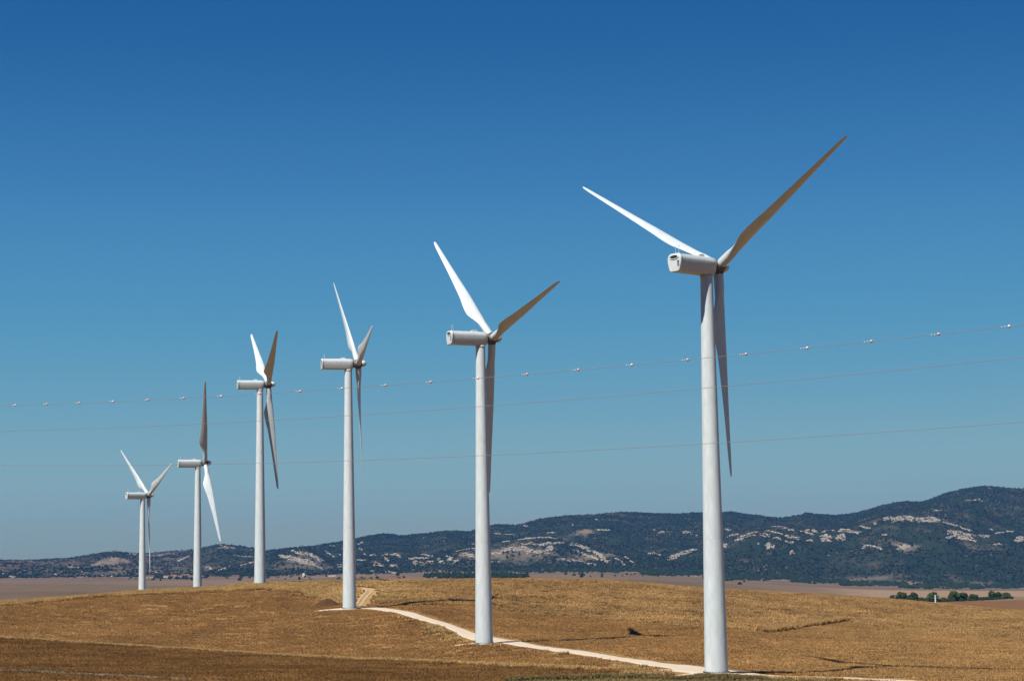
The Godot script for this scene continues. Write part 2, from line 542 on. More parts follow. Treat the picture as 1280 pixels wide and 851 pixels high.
func make_turbine(hub: Vector3, yaw: float, phase: float, tilt: float, cone: float, pitch: float, label: String, detailed: bool) -> void:
	var a_flat := Vector3(sin(yaw), 0, -cos(yaw))
	var foot := hub - a_flat * OVERHANG
	var HUB_H := clampf(hub.y - ground_y(foot.x, foot.z) - 0.03, 48.6, 51.8)
	foot.y -= HUB_H
	var t := thing("wind_turbine", foot, label, "wind turbine", "row of wind turbines on the hill")
	t.rotation.y = -yaw
	for k in 3:
		var o := put("tower_section", tower_meshes[k], white, t)
		o.position.y = [0.0, 16.2, 32.6][k] * HUB_H / 50.0
		o.scale.y = HUB_H / 50.0
	put("base_flange", lathe([[1.50, 0.02], [1.62, 0.02], [1.62, 0.14], [1.50, 0.14]], 40), steel, t)
	if detailed:
		var st := begin(-1)
		for k in 44:
			var an := TAU * k / 44.0
			box(st, Vector3(cos(an) * 1.555, 0.21, sin(an) * 1.555), Vector3(0.09, 0.16, 0.09), Basis(Vector3.UP, -an))
		var bolts := put("anchor_bolts", finish(st), dark_metal, t)
		bolts.set_meta("kind", "stuff")
	put("foundation", lathe([[1.85, -1.0], [1.85, -0.06], [1.78, 0.02], [0.5, 0.02]], 32), plain_material(lin(0.36, 0.33, 0.28), 0.95, grain(0.03, 0.75, 1.0), Vector3.ONE * 0.4), t)
	put("yaw_ring", lathe([[0.70, HUB_H - 1.56], [0.80, HUB_H - 1.54], [0.80, HUB_H - 1.2], [0.70, HUB_H - 1.18]], 32), steel, t)
	var nac := put("nacelle", nacelle_mesh, nacelle_white, t)
	nac.position.y = HUB_H + 0.2
	# tail cap of the nacelle: a proud shell with an oval outlet and three square holes
	var cap := put("tail_cap", loft([nacelle_ring(5.30, 1.0), nacelle_ring(5.32, 1.03), nacelle_ring(5.52, 1.03), nacelle_ring(5.60, 0.995), nacelle_ring(5.63, 0.93)]), blade_white, nac)
	cap.position.y = 0.0
	var ov := begin(1)
	for k in 20:
		var a0 := TAU * k / 20.0
		var a1 := TAU * (k + 1) / 20.0
		tri(ov, Vector3(0.05, 0.36, 5.637), Vector3(0.05 + cos(a0) * 0.66, 0.36 + sin(a0) * 0.2, 5.637), Vector3(0.05 + cos(a1) * 0.66, 0.36 + sin(a1) * 0.2, 5.637))
	put("air_outlet", finish(ov), hole, nac)
	var lip := begin(1)
	for k in 20:
		var a0 := TAU * k / 20.0
		var a1 := TAU * (k + 1) / 20.0
		var p0 := Vector3(cos(a0), sin(a0), 0)
		var p1 := Vector3(cos(a1), sin(a1), 0)
		var c0 := Vector3(0.05, 0.36, 5.63)
		var q := func(p: Vector3, e: float, z: float) -> Vector3: return c0 + Vector3(p.x * (0.66 + e), p.y * (0.2 + e), z)
		quad(lip, q.call(p0, 0.0, 0.0), q.call(p1, 0.0, 0.0), q.call(p1, 0.0, 0.09), q.call(p0, 0.0, 0.09))
		quad(lip, q.call(p0, 0.0, 0.09), q.call(p1, 0.0, 0.09), q.call(p1, 0.09, 0.07), q.call(p0, 0.09, 0.07))
		quad(lip, q.call(p0, 0.09, 0.07), q.call(p1, 0.09, 0.07), q.call(p1, 0.1, 0.0), q.call(p0, 0.1, 0.0))
	put("outlet_rim", finish(lip), blade_white, nac)
	for k in 3:
		put("vent", box_mesh(Vector3(0.72, [-0.2, -0.47, -0.7][k], 5.64), Vector3(0.3, [0.22, 0.15, 0.12][k], 0.03)), hole, nac)
	var hatch := begin(-1)
	box(hatch, Vector3(0.05, 0.90, 1.15), Vector3(0.75, 0.26, 0.95))
	box(hatch, Vector3(0.05, 1.06, 1.05), Vector3(0.62, 0.1, 0.6))
	put("roof_hatch", finish(hatch), blade_white, nac)
	for s in [-0.3, 0.25]:
		var rod := put("wind_mast", tube([Vector3(s, 0.75, 5.0), Vector3(s, 1.75, 5.0)], [0.03, 0.025], 6), steel, nac)
		put("anemometer", box_mesh(Vector3(s, 1.78, 5.0), Vector3(0.16, 0.07, 0.07)), steel, rod)
	put("lifting_eye", box_mesh(Vector3(-0.5, 0.82, 3.2), Vector3(0.12, 0.1, 0.3)), steel, nac)
	# rotor
	var axis := Vector3(0, sin(tilt), -cos(tilt))
	var up := Vector3(0, cos(tilt), sin(tilt))
	var side := Vector3(1, 0, 0)
	var centre := Vector3(0, HUB_H, -OVERHANG)
	var turn := Basis(side, axis, side.cross(axis))     # lathe's y runs along the axis
	var hubm := put("hub", lathe([[0.55, -1.25], [0.70, -1.1], [0.72, -0.7], [0.86, -0.55], [0.90, 0.0], [0.80, 0.5], [0.55, 0.78]], 28), dark_metal, t)
	hubm.transform = Transform3D(turn, centre)
	var nose := put("nose_cone", lathe([[0.40, 0.66], [0.62, 0.72], [0.68, 0.92], [0.66, 1.18], [0.55, 1.45], [0.36, 1.64], [0.14, 1.73], [0.01, 1.75]], 28), blade_white, hubm)
	nose.position = Vector3.ZERO
	for k in 3:
		var th := phase + k * TAU / 3.0
		var span := up * cos(th) + side * sin(th)
		var tang := -up * sin(th) + side * cos(th)
		span = (span * cos(cone) + axis * sin(cone)).normalized()
		var lead := (tang * cos(pitch) + axis * sin(pitch))
		lead = (lead - span * lead.dot(span)).normalized()
		var b := put("blade", blade_mesh, blade_white, t)
		b.transform = Transform3D(Basis(lead, span, lead.cross(span)), centre)
		put("root_collar", lathe([[0.60, 0.62], [0.66, 0.62], [0.66, 0.86], [0.60, 0.88]], 24), dark_metal, b)

# ---------------------------------------------------------------- plants
func leaf_crown(n: int, lumps: int, seed_: int, leaf := 0.16) -> ArrayMesh:   # unit crown: radius about 1, base at y 0
	var r := RandomNumberGenerator.new()
	r.seed = seed_
	var st := begin(-1)
	var centres := []
	for k in lumps:
		var a := r.randf() * TAU
		var q := sqrt(r.randf()) * 0.62
		centres.append([Vector3(cos(a) * q, 0.32 + r.randf() * 0.72 * (1.0 - q * 0.6), sin(a) * q), r.randf_range(0.28, 0.46)])
	for k in n:
		var c: Array = centres[r.randi() % lumps]
		var v := Vector3(r.randfn(), r.randfn(), r.randfn()).normalized()
		var p: Vector3 = c[0] + v * (c[1] * (0.55 + 0.5 * sqrt(r.randf())))
		p.y = maxf(p.y, 0.04)
		var nn := (v + Vector3(r.randfn(), r.randfn(), r.randfn()) * 0.5).normalized()
		var s := nn.cross(Vector3(r.randfn(), r.randfn(), r.randfn())).normalized() * leaf * r.randf_range(0.7, 1.3)
		var w := nn.cross(s) * r.randf_range(0.6, 1.0)
		var g := r.randf_range(0.7, 1.25)
		st.set_color(Color(g, g, g))
		quad(st, p - s - w * 0.3, p - w, p + s, p + w)
	return finish(st)

func tuft_patch(n: int, radius: float, height: float, seed_: int, blades: int) -> ArrayMesh:
	var r := RandomNumberGenerator.new()
	r.seed = seed_
	var st := begin(-1)
	for k in n:
		var a := r.randf() * TAU
		var q := radius * sqrt(r.randf())
		var c := Vector3(cos(a) * q, -0.03, sin(a) * q)
		var g := clampf(r.randfn(1.0, 0.32), 0.4, 1.8)
		for b in blades:
			var an := r.randf() * TAU
			var out := Vector3(cos(an), 0, sin(an))
			var tip := c + out * height * r.randf_range(0.2, 0.9) + Vector3(0, height * r.randf_range(0.6, 1.25), 0)
			var s := Vector3(-out.z, 0, out.x) * height * 0.13
			var g2 := g * r.randf_range(0.88, 1.12)
			st.set_color(Color(g2, g2, g2 * r.randf_range(0.9, 1.05)))
			tri(st, c + s, c - s, tip)
	return finish(st)

func on_land(x: float, z: float) -> Transform3D:
	var y := ground_y(x, z)
	var n := Vector3(ground_y(x - 1, z) - ground_y(x + 1, z), 2.0, ground_y(x, z - 1) - ground_y(x, z + 1)).normalized()
	var an := rng.randf() * TAU
	var f := Vector3(cos(an), 0, sin(an))
	var xx := f.cross(n).normalized()
	return Transform3D(Basis(xx, n, xx.cross(n)), Vector3(x, y, z))

func tree(called: String, px: float, base_y: float, top_y: float, wide_px: float, mesh: Mesh, m: Material, bark: Material, label: String, group: String, from_ := 700.0) -> void:
	var p := hit(px, base_y, from_)
	var d := Vector2(p.x, p.z).length()
	var h := (base_y - top_y) * d / FOCAL
	var w := wide_px * d / FOCAL
	var t := thing(called, p, label, "tree", group)
	t.rotation.y = rng.randf() * TAU
	put("trunk", tube([Vector3(0, -0.3, 0), Vector3(0.03 * h, h * 0.25, 0), Vector3(-0.02 * h, h * 0.55, 0.02 * h)], [0.05 * h, 0.04 * h, 0.02 * h], 7), bark, t)
	for k in 3:
		var a := TAU * k / 3.0 + 0.4
		put("limb", tube([Vector3(0.02 * h, h * 0.2, 0), Vector3(cos(a) * w * 0.28, h * 0.5, sin(a) * w * 0.28)], [0.025 * h, 0.012 * h], 6), bark, t)
	var c := put("crown", mesh, m, t)
	c.position.y = h * 0.08
	c.scale = Vector3(w * 0.5, h * 0.78, w * 0.5)

# ================================================================ scene
func _ready() -> void:
	# camera
	view = Basis(Vector3.RIGHT, PITCH) * Basis(Vector3.BACK, ROLL)
	var cam := Camera3D.new()
	cam.name = "camera"
	cam.fov = rad_to_deg(2.0 * atan(425.5 / FOCAL))
	cam.near = 0.5
	cam.far = 20000.0
	cam.transform = Transform3D(view, Vector3(0, EYE, 0))
	add_child(cam)
	cam.current = true
	# sky, air, exposure
	var env := Environment.new()
	env.background_mode = Environment.BG_SKY
	# clear air: colour by height above the horizon, the same all round
	var rise := PackedFloat32Array([-1.0, -0.02, 0.0, 0.012, 0.045, 0.085, 0.125, 0.16, 0.20, 0.27, 0.36, 0.55, 1.0])
	var red := PackedFloat32Array([0.06796, 0.12621, 0.13864, 0.142, 0.12761, 0.08046, 0.04956, 0.03666, 0.02382, 0.0104, 0.00764, 0.00612, 0.00561])
	var green := PackedFloat32Array([0.04854, 0.15534, 0.17628, 0.19, 0.22427, 0.19895, 0.16812, 0.14117, 0.10669, 0.06751, 0.05534, 0.04759, 0.04538])
	var blue := PackedFloat32Array([0.03398, 0.14078, 0.15845, 0.18, 0.258, 0.27868, 0.28441, 0.27218, 0.24243, 0.18816, 0.16934, 0.15605, 0.14942])
	var air := Image.create(16, 1024, false, Image.FORMAT_RGBF)
	for j in 1024:
		var y := sin((0.5 - (j + 0.5) / 1024.0) * PI)
		var c := Color(list_cubic(rise, red, y), list_cubic(rise, green, y), list_cubic(rise, blue, y))
		for i in 16: air.set_pixel(i, j, c)
	var sm := PanoramaSkyMaterial.new()
	sm.panorama = ImageTexture.create_from_image(air)
	var sky := Sky.new()
	sky.sky_material = sm
	env.sky = sky
	env.tonemap_mode = Environment.TONE_MAPPER_LINEAR
	env.tonemap_exposure = 1.75
	env.fog_enabled = true
	env.fog_density = 0.0000265
	env.fog_light_color = Color(0.36, 0.65, 1.0)
	env.sdfgi_enabled = true
	env.ssao_enabled = true
	env.ssil_enabled = true
	var we := WorldEnvironment.new()
	we.name = "world_environment"
	we.environment = env
	add_child(we)
	var sun := DirectionalLight3D.new()
	sun.name = "sun"
	sun.light_energy = 1.55
	sun.light_angular_distance = 0.5
	sun.light_color = Color(1.0, 0.975, 0.93)
	sun.shadow_enabled = true
	add_child(sun)
	sun.look_at_from_position(Vector3(-25.5, 50, 31.5), Vector3.ZERO, Vector3.UP)

	rng.seed = 7
	noise_a.seed = 3
	noise_a.frequency = 0.03
	noise_b.seed = 11
	noise_b.frequency = 0.02
	noise_b.fractal_octaves = 3
	noise_c.seed = 23
	noise_c.frequency = 0.12
	noise_c.fractal_octaves = 4
	build_table()
	build_mountains_table()
	line_of([-300, 806, 0, 797, 100, 804, 200, 810.5, 260, 813.5, 380, 822, 500, 826, 600, 831, 700, 835.5, 770, 839, 830, 843, 900, 846], dark_edge)
	line_of([440, 764, 520, 757, 600, 758, 665, 767, 740, 773, 810, 778, 900, 786, 955, 790, 1000, 783, 1058, 775, 1100, 783, 1180, 790, 1280, 798, 1500, 806], gold_edge)
	line_of([-300, 776, 0, 758, 110, 748, 178, 744.5, 246, 741.5, 325, 737, 380, 742, 400, 751, 440, 758, 500, 752], crest_edge)
	line_of([560, 852, 640, 851, 700, 845.5, 760, 842.5, 800, 845.5, 845, 848.5, 862, 846.5, 890, 844, 930, 846, 960, 848.5, 1010, 850, 1080, 852], olive_edge)
	build_land()
	build_roads()
	build_mountains()
	build_turbines()
	build_grass()
	build_wires()
	build_plain_things()

# ---------------------------------------------------------------- ground sheets
func build_land() -> void:
	var us := []
	for k in 30: us.append(tan(lerpf(-1.45, -0.31, k / 30.0)))
	for k in 441: us.append(lerpf(-0.32, 0.32, k / 440.0))
	for k in 30: us.append(tan(lerpf(0.31, 1.45, (k + 1) / 30.0)))
	var ds := []
	for k in 22: ds.append(1.0 + 219.0 * pow(k / 22.0, 1.2))
	var d := 220.0
	while d < 620.0:
		ds.append(d)
		d += 1.3
	while d < 4470.0:
		ds.append(d)
		d *= 1.016
	var w := us.size()
	var h := ds.size()
	var pts := PackedVector3Array()
	var cols := PackedColorArray()
	pts.resize(w * h)
	cols.resize(w * h)
	for j in h:
		for i in w:
			var s: float = ds[j] / sqrt(1.0 + us[i] * us[i])
			var x: float = us[i] * s
			var z: float = -s
			var far := smooth(560, 700, ds[j])
			var c := Vector3.ZERO
			if far < 1.0: c += field(x, z) * (1.0 - far)
			if far > 0.0: c += plain(x, z) * far
			pts[j * w + i] = Vector3(x, ground_y(x, z), z)
			cols[j * w + i] = Color(c.x * 1.22, c.y * 1.22, c.z * 1.22)
	tag(put("ground", sheet(pts, cols, w, h), vertex_material(1.0, grain(0.03, 0.62, 1.0, 5, 4, 1024), 0.11)), "", "", "", "structure")
	# unseen land behind and beside the camera, coloured dark to weaken its bounce light
	var bp := PackedVector3Array()
	var bc := PackedColorArray()
	for j in 24:
		for i in 41:
			var an := lerpf(1.45, TAU - 1.45, i / 40.0)
			var dd := 1.0 + 4400.0 * pow(j / 23.0, 2.2)
			bp.append(Vector3(sin(an) * dd, EYE + land(0.39 * cos((an - 1.45) / (TAU - 2.9) * PI), dd), -cos(an) * dd))
			bc.append(Color(DARK.x * 0.9, DARK.y * 0.9, DARK.z * 0.9))
	tag(put("ground_behind", sheet(bp, bc, 41, 24), vertex_material(1.0, grain(0.02, 0.7, 1.0, 4, 9), 0.1)), "", "", "", "structure")

var road_cells := {}
func ribbon(points: Array, lift: float) -> ArrayMesh:    # points: px, py, width in metres
	var c := Curve3D.new()
	var widths := PackedFloat32Array()
	var along := PackedFloat32Array()
	for k in range(0, points.size(), 3):
		var p := hit(points[k], points[k + 1])
		c.add_point(Vector3(p.x, 0, p.z))
	for k in c.point_count:
		var a := c.get_point_position(maxi(k - 1, 0))
		var b := c.get_point_position(mini(k + 1, c.point_count - 1))
		var here := c.get_point_position(k)
		var dir := (b - a).normalized()
		c.set_point_in(k, -dir * here.distance_to(a) * 0.33)
		c.set_point_out(k, dir * here.distance_to(b) * 0.33)
	for k in c.point_count:
		along.append(c.get_closest_offset(c.get_point_position(k)))
		widths.append(points[k * 3 + 2])
	var len_ := c.get_baked_length()
	var n := int(len_ / 1.2) + 2
	var pts := PackedVector3Array()
	for j in n:
		var s := len_ * j / (n - 1.0)
		var p := c.sample_baked(s)
		var q := c.sample_baked(minf(s + 0.5, len_)) - c.sample_baked(maxf(s - 0.5, 0.0))
		var side := Vector3(-q.z, 0, q.x).normalized()
		var wd := list_at(along, widths, s)
		for i in 9:
			var off := (i / 4.0 - 1.0) * 0.5 * wd
			if i == 0 or i == 8: off *= 1.0 + 0.25 * noise_c.get_noise_2d(s * 4.0, i * 40.0)
			var v := p + side * off
			pts.append(Vector3(v.x, ground_y(v.x, v.z) + lift - (0.22 if i == 0 or i == 8 else 0.0), v.z))
			road_cells[Vector2i(int(floor(v.x)), int(floor(v.z)))] = true
	return sheet(pts, PackedColorArray(), 9, n)

func build_roads() -> void:
	var gravel := plain_material(lin(0.55, 0.46, 0.355), 1.0, grain(0.05, 0.78, 1.0, 5, 31), Vector3.ONE * 0.25)
	gravel.uv1_world_triplanar = true
	var main := [398, 763.5, 1.2, 425, 761.5, 4.5, 452, 760, 6, 480, 761.5, 4.5, 505, 765.5, 3.6, 540, 776, 3.6, 575, 788, 3.6, 600, 797, 5.5, 622, 801.5, 7, 650, 805, 4.2, 700, 812.5, 3.6, 760, 821.5, 3.6, 805, 828, 3.8, 850, 834, 5, 885, 838.5, 7, 920, 841.5, 6, 960, 844.5, 4, 1020, 847, 3.6, 1080, 849.3, 3.6, 1150, 852.5, 3.6]
	tag(put("gravel_road", ribbon(main, 0.09), gravel), "", "", "", "structure")
	tag(put("gravel_pad", ribbon([818, 838.5, 1.0, 845, 838, 4.5, 872, 839, 6.5, 905, 841.8, 6.5, 925, 843, 3], 0.115), gravel), "", "", "", "structure")
	tag(put("gravel_spur", ribbon([842, 846.5, 0.8, 856, 844.6, 1.8, 875, 842.5, 3], 0.105), gravel), "", "", "", "structure")
	tag(put("gravel_spur", ribbon([570, 806.8, 0.8, 584, 805.6, 1.6, 600, 803.5, 2.5], 0.105), gravel), "", "", "", "structure")
	var rut := plain_material(lin(0.42, 0.31, 0.20), 1.0, grain(0.05, 0.8, 1.0, 5, 33), Vector3.ONE * 0.3)
	rut.uv1_world_triplanar = true
	for off in [-2.0, 4.5]:
		tag(put("wheel_rut", ribbon([444 + off, 758, 0.7, 451 + off, 750, 0.65, 456 + off, 744, 0.65, 460 + off, 740, 0.65, 459 + off, 736.5, 0.7, 453 + off, 735, 0.7, 446 + off, 734.5, 0.7], 0.07), rut), "", "", "", "structure")

# ---------------------------------------------------------------- mountains
const OUTCROPS := [
	[1.5, 84,709, 101,709.5], [1.5, 77,714, 84,714.5], [1.5, 103,715, 109,715.5], [2, 67,718, 71,719], [1.5, 127,720, 132,720.8], [1.5, 136,720.5, 143,721], [1.2, 30,713, 35,713.3], [1.5, 3,717, 7,718.5], [1.2, 13,721, 21,721.6], [2, 162,692.5, 171,694],
	[2.5, 222,702, 230,698, 240,694], [3, 274,682, 285,684, 295,686], [1.5, 301,686.5, 316,688], [2, 291,694, 305,696, 317,696], [2, 272,714, 280,711, 289,707.5], [2.5, 301,706.5, 310,705, 318,703], [2, 257,709, 267,713], [1.3, 187,715, 197,715.6], [1.2, 333,700, 338,699.5],
	[4, 361.6,689, 371,690.6, 388,693.4, 397.5,699, 409,704.7], [6, 345,697.7, 357,697, 368,699, 381,702.6, 393,705.4, 404.5,710], [2, 369,683.8, 379,683.4], [2.2, 404.5,688.5, 412,693, 420,698], [1.5, 412,681.5, 420,684], [5, 420,709, 430,706], [1.5, 421,693, 426,694.5], [3.5, 447,680, 456,676], [2, 449,686, 453,688], [2, 447,700, 457,700.5], [3, 454,694, 472,693.8],
	[3, 477,695, 483,693.5, 497,693.7, 502,698], [4, 479,698, 487,701.5], [6, 466,704, 479,709], [4, 487,707.5, 497,710], [2, 462,714, 467,714.8], [3, 483,715, 497,717], [4, 490,706, 498,711], [3, 511,699, 520,698, 540,698.6], [5, 514,703, 532,706], [3, 528,693.5, 541,695.5], [4, 532,702, 542,704.5], [5, 546,698, 556,705], [6, 557.5,696, 566,700], [5, 566,704, 574,699.5],
	[3, 570,690, 583,687, 594,686], [1.5, 586,681, 595,680], [4, 574,692, 594,695.5], [3, 614,692.3, 628,691.5], [3, 628,677.5, 639,676], [1.5, 617,667.3, 646,668.5], [3.2, 649,675, 658,673, 670,672.5], [5, 625,688, 645,686, 670,686], [3, 649,680.5, 670,680], [1.5, 614,703, 624,703], [1.5, 653,656.5, 661,658.5],
	[3, 668,672.5, 683,672, 696,673.5], [3, 670,682.5, 690,679, 706,678], [5, 650,690, 672,690, 693,690.5], [6, 682,689, 692,684], [2, 684,666.5, 697,665.5], [4, 706,678.5, 723,682, 740,689, 754,696, 765,703], [3, 719,688, 734,695, 748,699, 762,703], [4, 696,701, 706,699.5, 716,705], [3, 716,700.5, 732,703.5, 747,707], [3, 769.5,697.5, 775,701, 782,707], [1, 781,696, 796,706.6], [2, 816,692, 827,694.5], [1.5, 744,649, 748,649.5], [1.5, 714,656.5, 718,657], [1.5, 745,662, 763,663.3], [1.5, 817,662.5, 821,663.5],
	[5, 826,704.6, 834,699.5, 842,697.6, 851,693.3, 856.5,691, 863.5,689, 872.6,685.6], [2, 824,666, 832,665, 842,666], [4, 852,667, 859,665.5, 865.6,667.5], [4, 869,671, 876,671], [5, 901,679, 910,684], [3, 911,671.5, 918,669, 925,667.5], [5, 917,676.4, 923,673.6, 931,671, 941,668, 949.5,666.5], [5, 949.5,668, 957,669.5, 965,671.5], [2, 966,672, 978,675], [4, 945,680, 951,680.5], [6, 956,685, 962,682.5, 969,685.5], [2.5, 959,663.7, 970,666, 980.5,668.6], [3, 907,661, 913,663.5],
	[2.5, 966,659, 976,658.4, 985,661], [2, 986,662, 994.5,663.5], [3, 998,664, 1008,666, 1019,669], [4, 1004,663, 1015,663, 1026,665.5], [3, 1027,665.5, 1035,663.5, 1044,662.8], [4, 981,671, 990,672, 1003,675.5], [4, 980.5,677, 994.5,680], [3, 1009,676, 1017.5,676], [8, 1025,675, 1033,672, 1041,675], [7, 1046,673, 1053,671, 1060,674], [4, 1045,662, 1060,664, 1078,667], [2, 1075,657.5, 1090,661], [4, 1093,654, 1097,654.5], [4, 1103,649.5, 1112,648, 1120,648], [4, 1078,684, 1082,684.5], [2, 1079,681, 1090,683, 1103,687], [2, 1103,669, 1110,669], [4, 1121,686, 1140,682], [5, 987,692, 995,691],
	[6, 1114,652, 1125,648.5, 1138,647.5, 1143,651], [6, 1143,651, 1155,650.5, 1166,649.5, 1178,653.5], [3, 1180,652.5, 1199,658.7, 1217,665], [6, 1182,665, 1200,668, 1221,672], [3, 1196,674, 1210,674, 1222,677], [3, 1184,672.5, 1191,671], [4, 1223,669.5, 1237,671], [3, 1246,667, 1257,665], [2, 1258,665, 1268,664.5], [7, 1269,677, 1275,674, 1282,674], [2, 1242,681, 1255,680.5], [3, 1208,626, 1218,625.5, 1227,623.5], [2, 1227,627, 1232,627.5], [2, 1167.6,638, 1178,638.5], [3, 1238,662, 1243,663], [2.5, 1236,609.5, 1240,612.5],
]
# bare soil seen on the slopes: centre and half size in the picture
const BARE := [[121, 704, 9, 2.2], [149, 698, 15, 3.5], [1090, 724, 36, 2.8], [1228, 731, 24, 2.2], [732, 664, 12, 2.5], [190, 694, 30, 6], [285, 684, 14, 5], [1130, 684, 16, 5], [740, 698, 30, 6], [600, 693, 30, 6], [650, 688, 40, 7], [385, 700, 30, 8]]

func mountain_color(x: float, d: float, p: Vector3) -> Vector3:
	var c := Vector3(0.014, 0.022, 0.012)
	var n := noise_b.get_noise_2d(x * 0.14, d * 0.09)
	c = c.lerp(Vector3(0.024, 0.028, 0.017), clampf(0.3 + 1.6 * n, 0.0, 1.0))
	var px := 640.0 + FOCAL * x / d
	var dry := clampf(0.5 + 1.5 * noise_a.get_noise_2d(x * 0.1 + 90.0, d * 0.08), 0.0, 1.0) * smooth(420, 180, px)
	c = c.lerp(Vector3(0.085, 0.066, 0.050), dry * 0.85)
	c = c.lerp(Vector3(0.075, 0.06, 0.04), clampf(2.2 * noise_c.get_noise_2d(x * 0.06, d * 0.06) - 0.55, 0.0, 0.7))
	return c * (1.0 + 0.35 * noise_c.get_noise_2d(x * 0.35, d * 0.25))

func build_mountains() -> void:
	var bare := []
	for b in BARE:
		var p := hit_mountain(b[0], b[1])
		if p == Vector3.ZERO: continue
		var q := hit_mountain(b[0], b[1] - b[3])
		var depth := 60.0 if q == Vector3.ZERO else clampf(absf(Vector2(q.x, q.z).length() - Vector2(p.x, p.z).length()), 25.0, 200.0)
		bare.append([Vector2(p.x, p.z), b[2] * 2.1, depth])
	var pts := PackedVector3Array()
	var cols := PackedColorArray()
	pts.resize(MW * MH)
	cols.resize(MW * MH)
	for j in MH:
		var d := lerpf(M0, M1, j / (MH - 1.0))
		for i in MW:
			var u := lerpf(-MU, MU, i / (MW - 1.0))
			var s := d / sqrt(1.0 + u * u)
			var p := Vector3(u * s, EYE + peaks[j * MW + i] - (0.6 if d < 4440.0 else 0.0), -s)
			var c := mountain_color(p.x, d, p)
			for b in bare:
				var o: Vector2 = (Vector2(p.x, p.z) - b[0]) / Vector2(b[1], b[2])
				var l := o.length()
				if l < 1.6: c = c.lerp(Vector3(0.17, 0.128, 0.09), clampf(1.35 - l + noise_c.get_noise_2d(p.x * 0.2, p.z * 0.2) * 1.1, 0.0, 1.0) * (0.85 if b[1] < 45.0 else 0.5))
			if d < 4520.0: c = c.lerp(plain(p.x, p.z), smooth(4520, 4470, d + noise_c.get_noise_2d(p.x * 0.1, 0.0) * 60.0))
			pts[j * MW + i] = p
			cols[j * MW + i] = Color(c.x, c.y, c.z)
	tag(put("mountains", sheet(pts, cols, MW, MH), vertex_material(1.0)), "", "", "", "structure")
	# rock outcrops: clusters of broken slabs sitting in the slope
	var rock := vertex_material(0.95)
	for line in OUTCROPS:
		var all_thick: float = line[0]
		var beds := maxi(1, int(round(all_thick / 2.3)))     # thick bands of rock are several ledges, one above the other
		for bed in beds:
			var thick := all_thick / beds * rng.randf_range(0.75, 1.1)
			var lift := ((bed + 0.5) / beds - 0.5) * all_thick
			var lo := 0.0 if beds == 1 else rng.randf_range(0.0, 0.22)
			var hi := 1.0 if beds == 1 else rng.randf_range(0.78, 1.0)
			var spots := []          # runs of points that lie together on the slope
			var run := []
			var last := Vector3.ZERO
			var legs: float = floorf((line.size() - 3) / 2.0)
			for k in range(1, line.size() - 3, 2):
				var a := Vector2(line[k], line[k + 1])
				var b := Vector2(line[k + 2], line[k + 3])
				var n := int(ceil(a.distance_to(b) * 0.8)) + 1
				for q in n:
					var along: float = ((k - 1) * 0.5 + q / float(n)) / legs
					if along < lo or along > hi: continue
					var s := a.lerp(b, q / float(n))
					var p := hit_mountain(s.x, s.y + lift + 0.35 * noise_c.get_noise_2d(s.x * 2.0, bed * 9.0) * all_thick)
					if p == Vector3.ZERO: continue
					if run.size() and p.distance_to(last) > 70.0:
						spots.append(run)
						run = []
					run.append(p)
					last = p
			spots.append(run)
			for r in spots:
				if r.size() >= 3: outcrop(r, thick, line[1], rock)
	# scattered stones and scrub
	var green := vertex_material(1.0)
	var shapes := [leaf_crown(26, 3, 51, 0.42), leaf_crown(26, 4, 52, 0.42), leaf_crown(26, 3, 53, 0.42)]
	for v in 3:
		var xf := []
		var cl := []
		while xf.size() < 26000:
			var u := rng.randf_range(-0.34, 0.34)
			var d := 4460.0 + 2000.0 * pow(rng.randf(), 0.85)
			var s := d / sqrt(1.0 + u * u)
			var x := u * s
			if noise_a.get_noise_2d(x * 0.2, d * 0.2) + rng.randf_range(-0.5, 0.5) < -0.25: continue
			var skip := FOCAL * x / d < -300.0 and rng.randf() < 0.45
			for b in bare:
				if ((Vector2(x, -s) - b[0]) / Vector2(b[1], b[2])).length() < 0.9 and rng.randf() < 0.8: skip = true
			if skip: continue
			var r := rng.randf_range(1.2, 3.3) * (1.25 if d < 4900.0 else 1.0)
			xf.append(Transform3D(Basis(Vector3.UP, rng.randf() * TAU).scaled(Vector3(r, r * rng.randf_range(0.7, 1.1), r)), Vector3(x, EYE + peak(u, d) - 0.4, -s)))
			var g := rng.randf_range(0.6, 1.25)
			var dry := rng.randf() * 0.5
			cl.append(Color(lerpf(0.026, 0.045, dry) * g, lerpf(0.040, 0.046, dry) * g, lerpf(0.019, 0.024, dry) * g))
		copies("mountain_scrub", shapes[v], green, xf, cl, "dark green scrub covering the mountain slopes", "scrub")
	var stone := begin(-1)
	slab(stone, Vector3.ZERO, 1.0)
	slab(stone, Vector3(1.3, 0, 0.4), 0.7)
	slab(stone, Vector3(-0.8, 0, 1.2), 0.6)
	var sx := []
	var sc := []
	while sx.size() < 1500:
		var u := rng.randf_range(-0.32, 0.32)
		var d := rng.randf_range(4560.0, 6300.0)
		var s := d / sqrt(1.0 + u * u)
		if noise_b.get_noise_2d(u * s * 0.3, d * 0.2) < 0.08 + rng.randf() * 0.2: continue
		var r := rng.randf_range(0.7, 2.0)
		sx.append(Transform3D(Basis(Vector3.UP, rng.randf() * TAU).scaled(Vector3.ONE * r), Vector3(u * s, EYE + peak(u, d) + 0.6, -s)))
		sc.append(Color(1, 1, 1) * rng.randf_range(0.65, 1.0))
	copies("mountain_stones", finish(stone), rock, sx, sc, "small pale stones strewn over the mountain slopes", "stones")

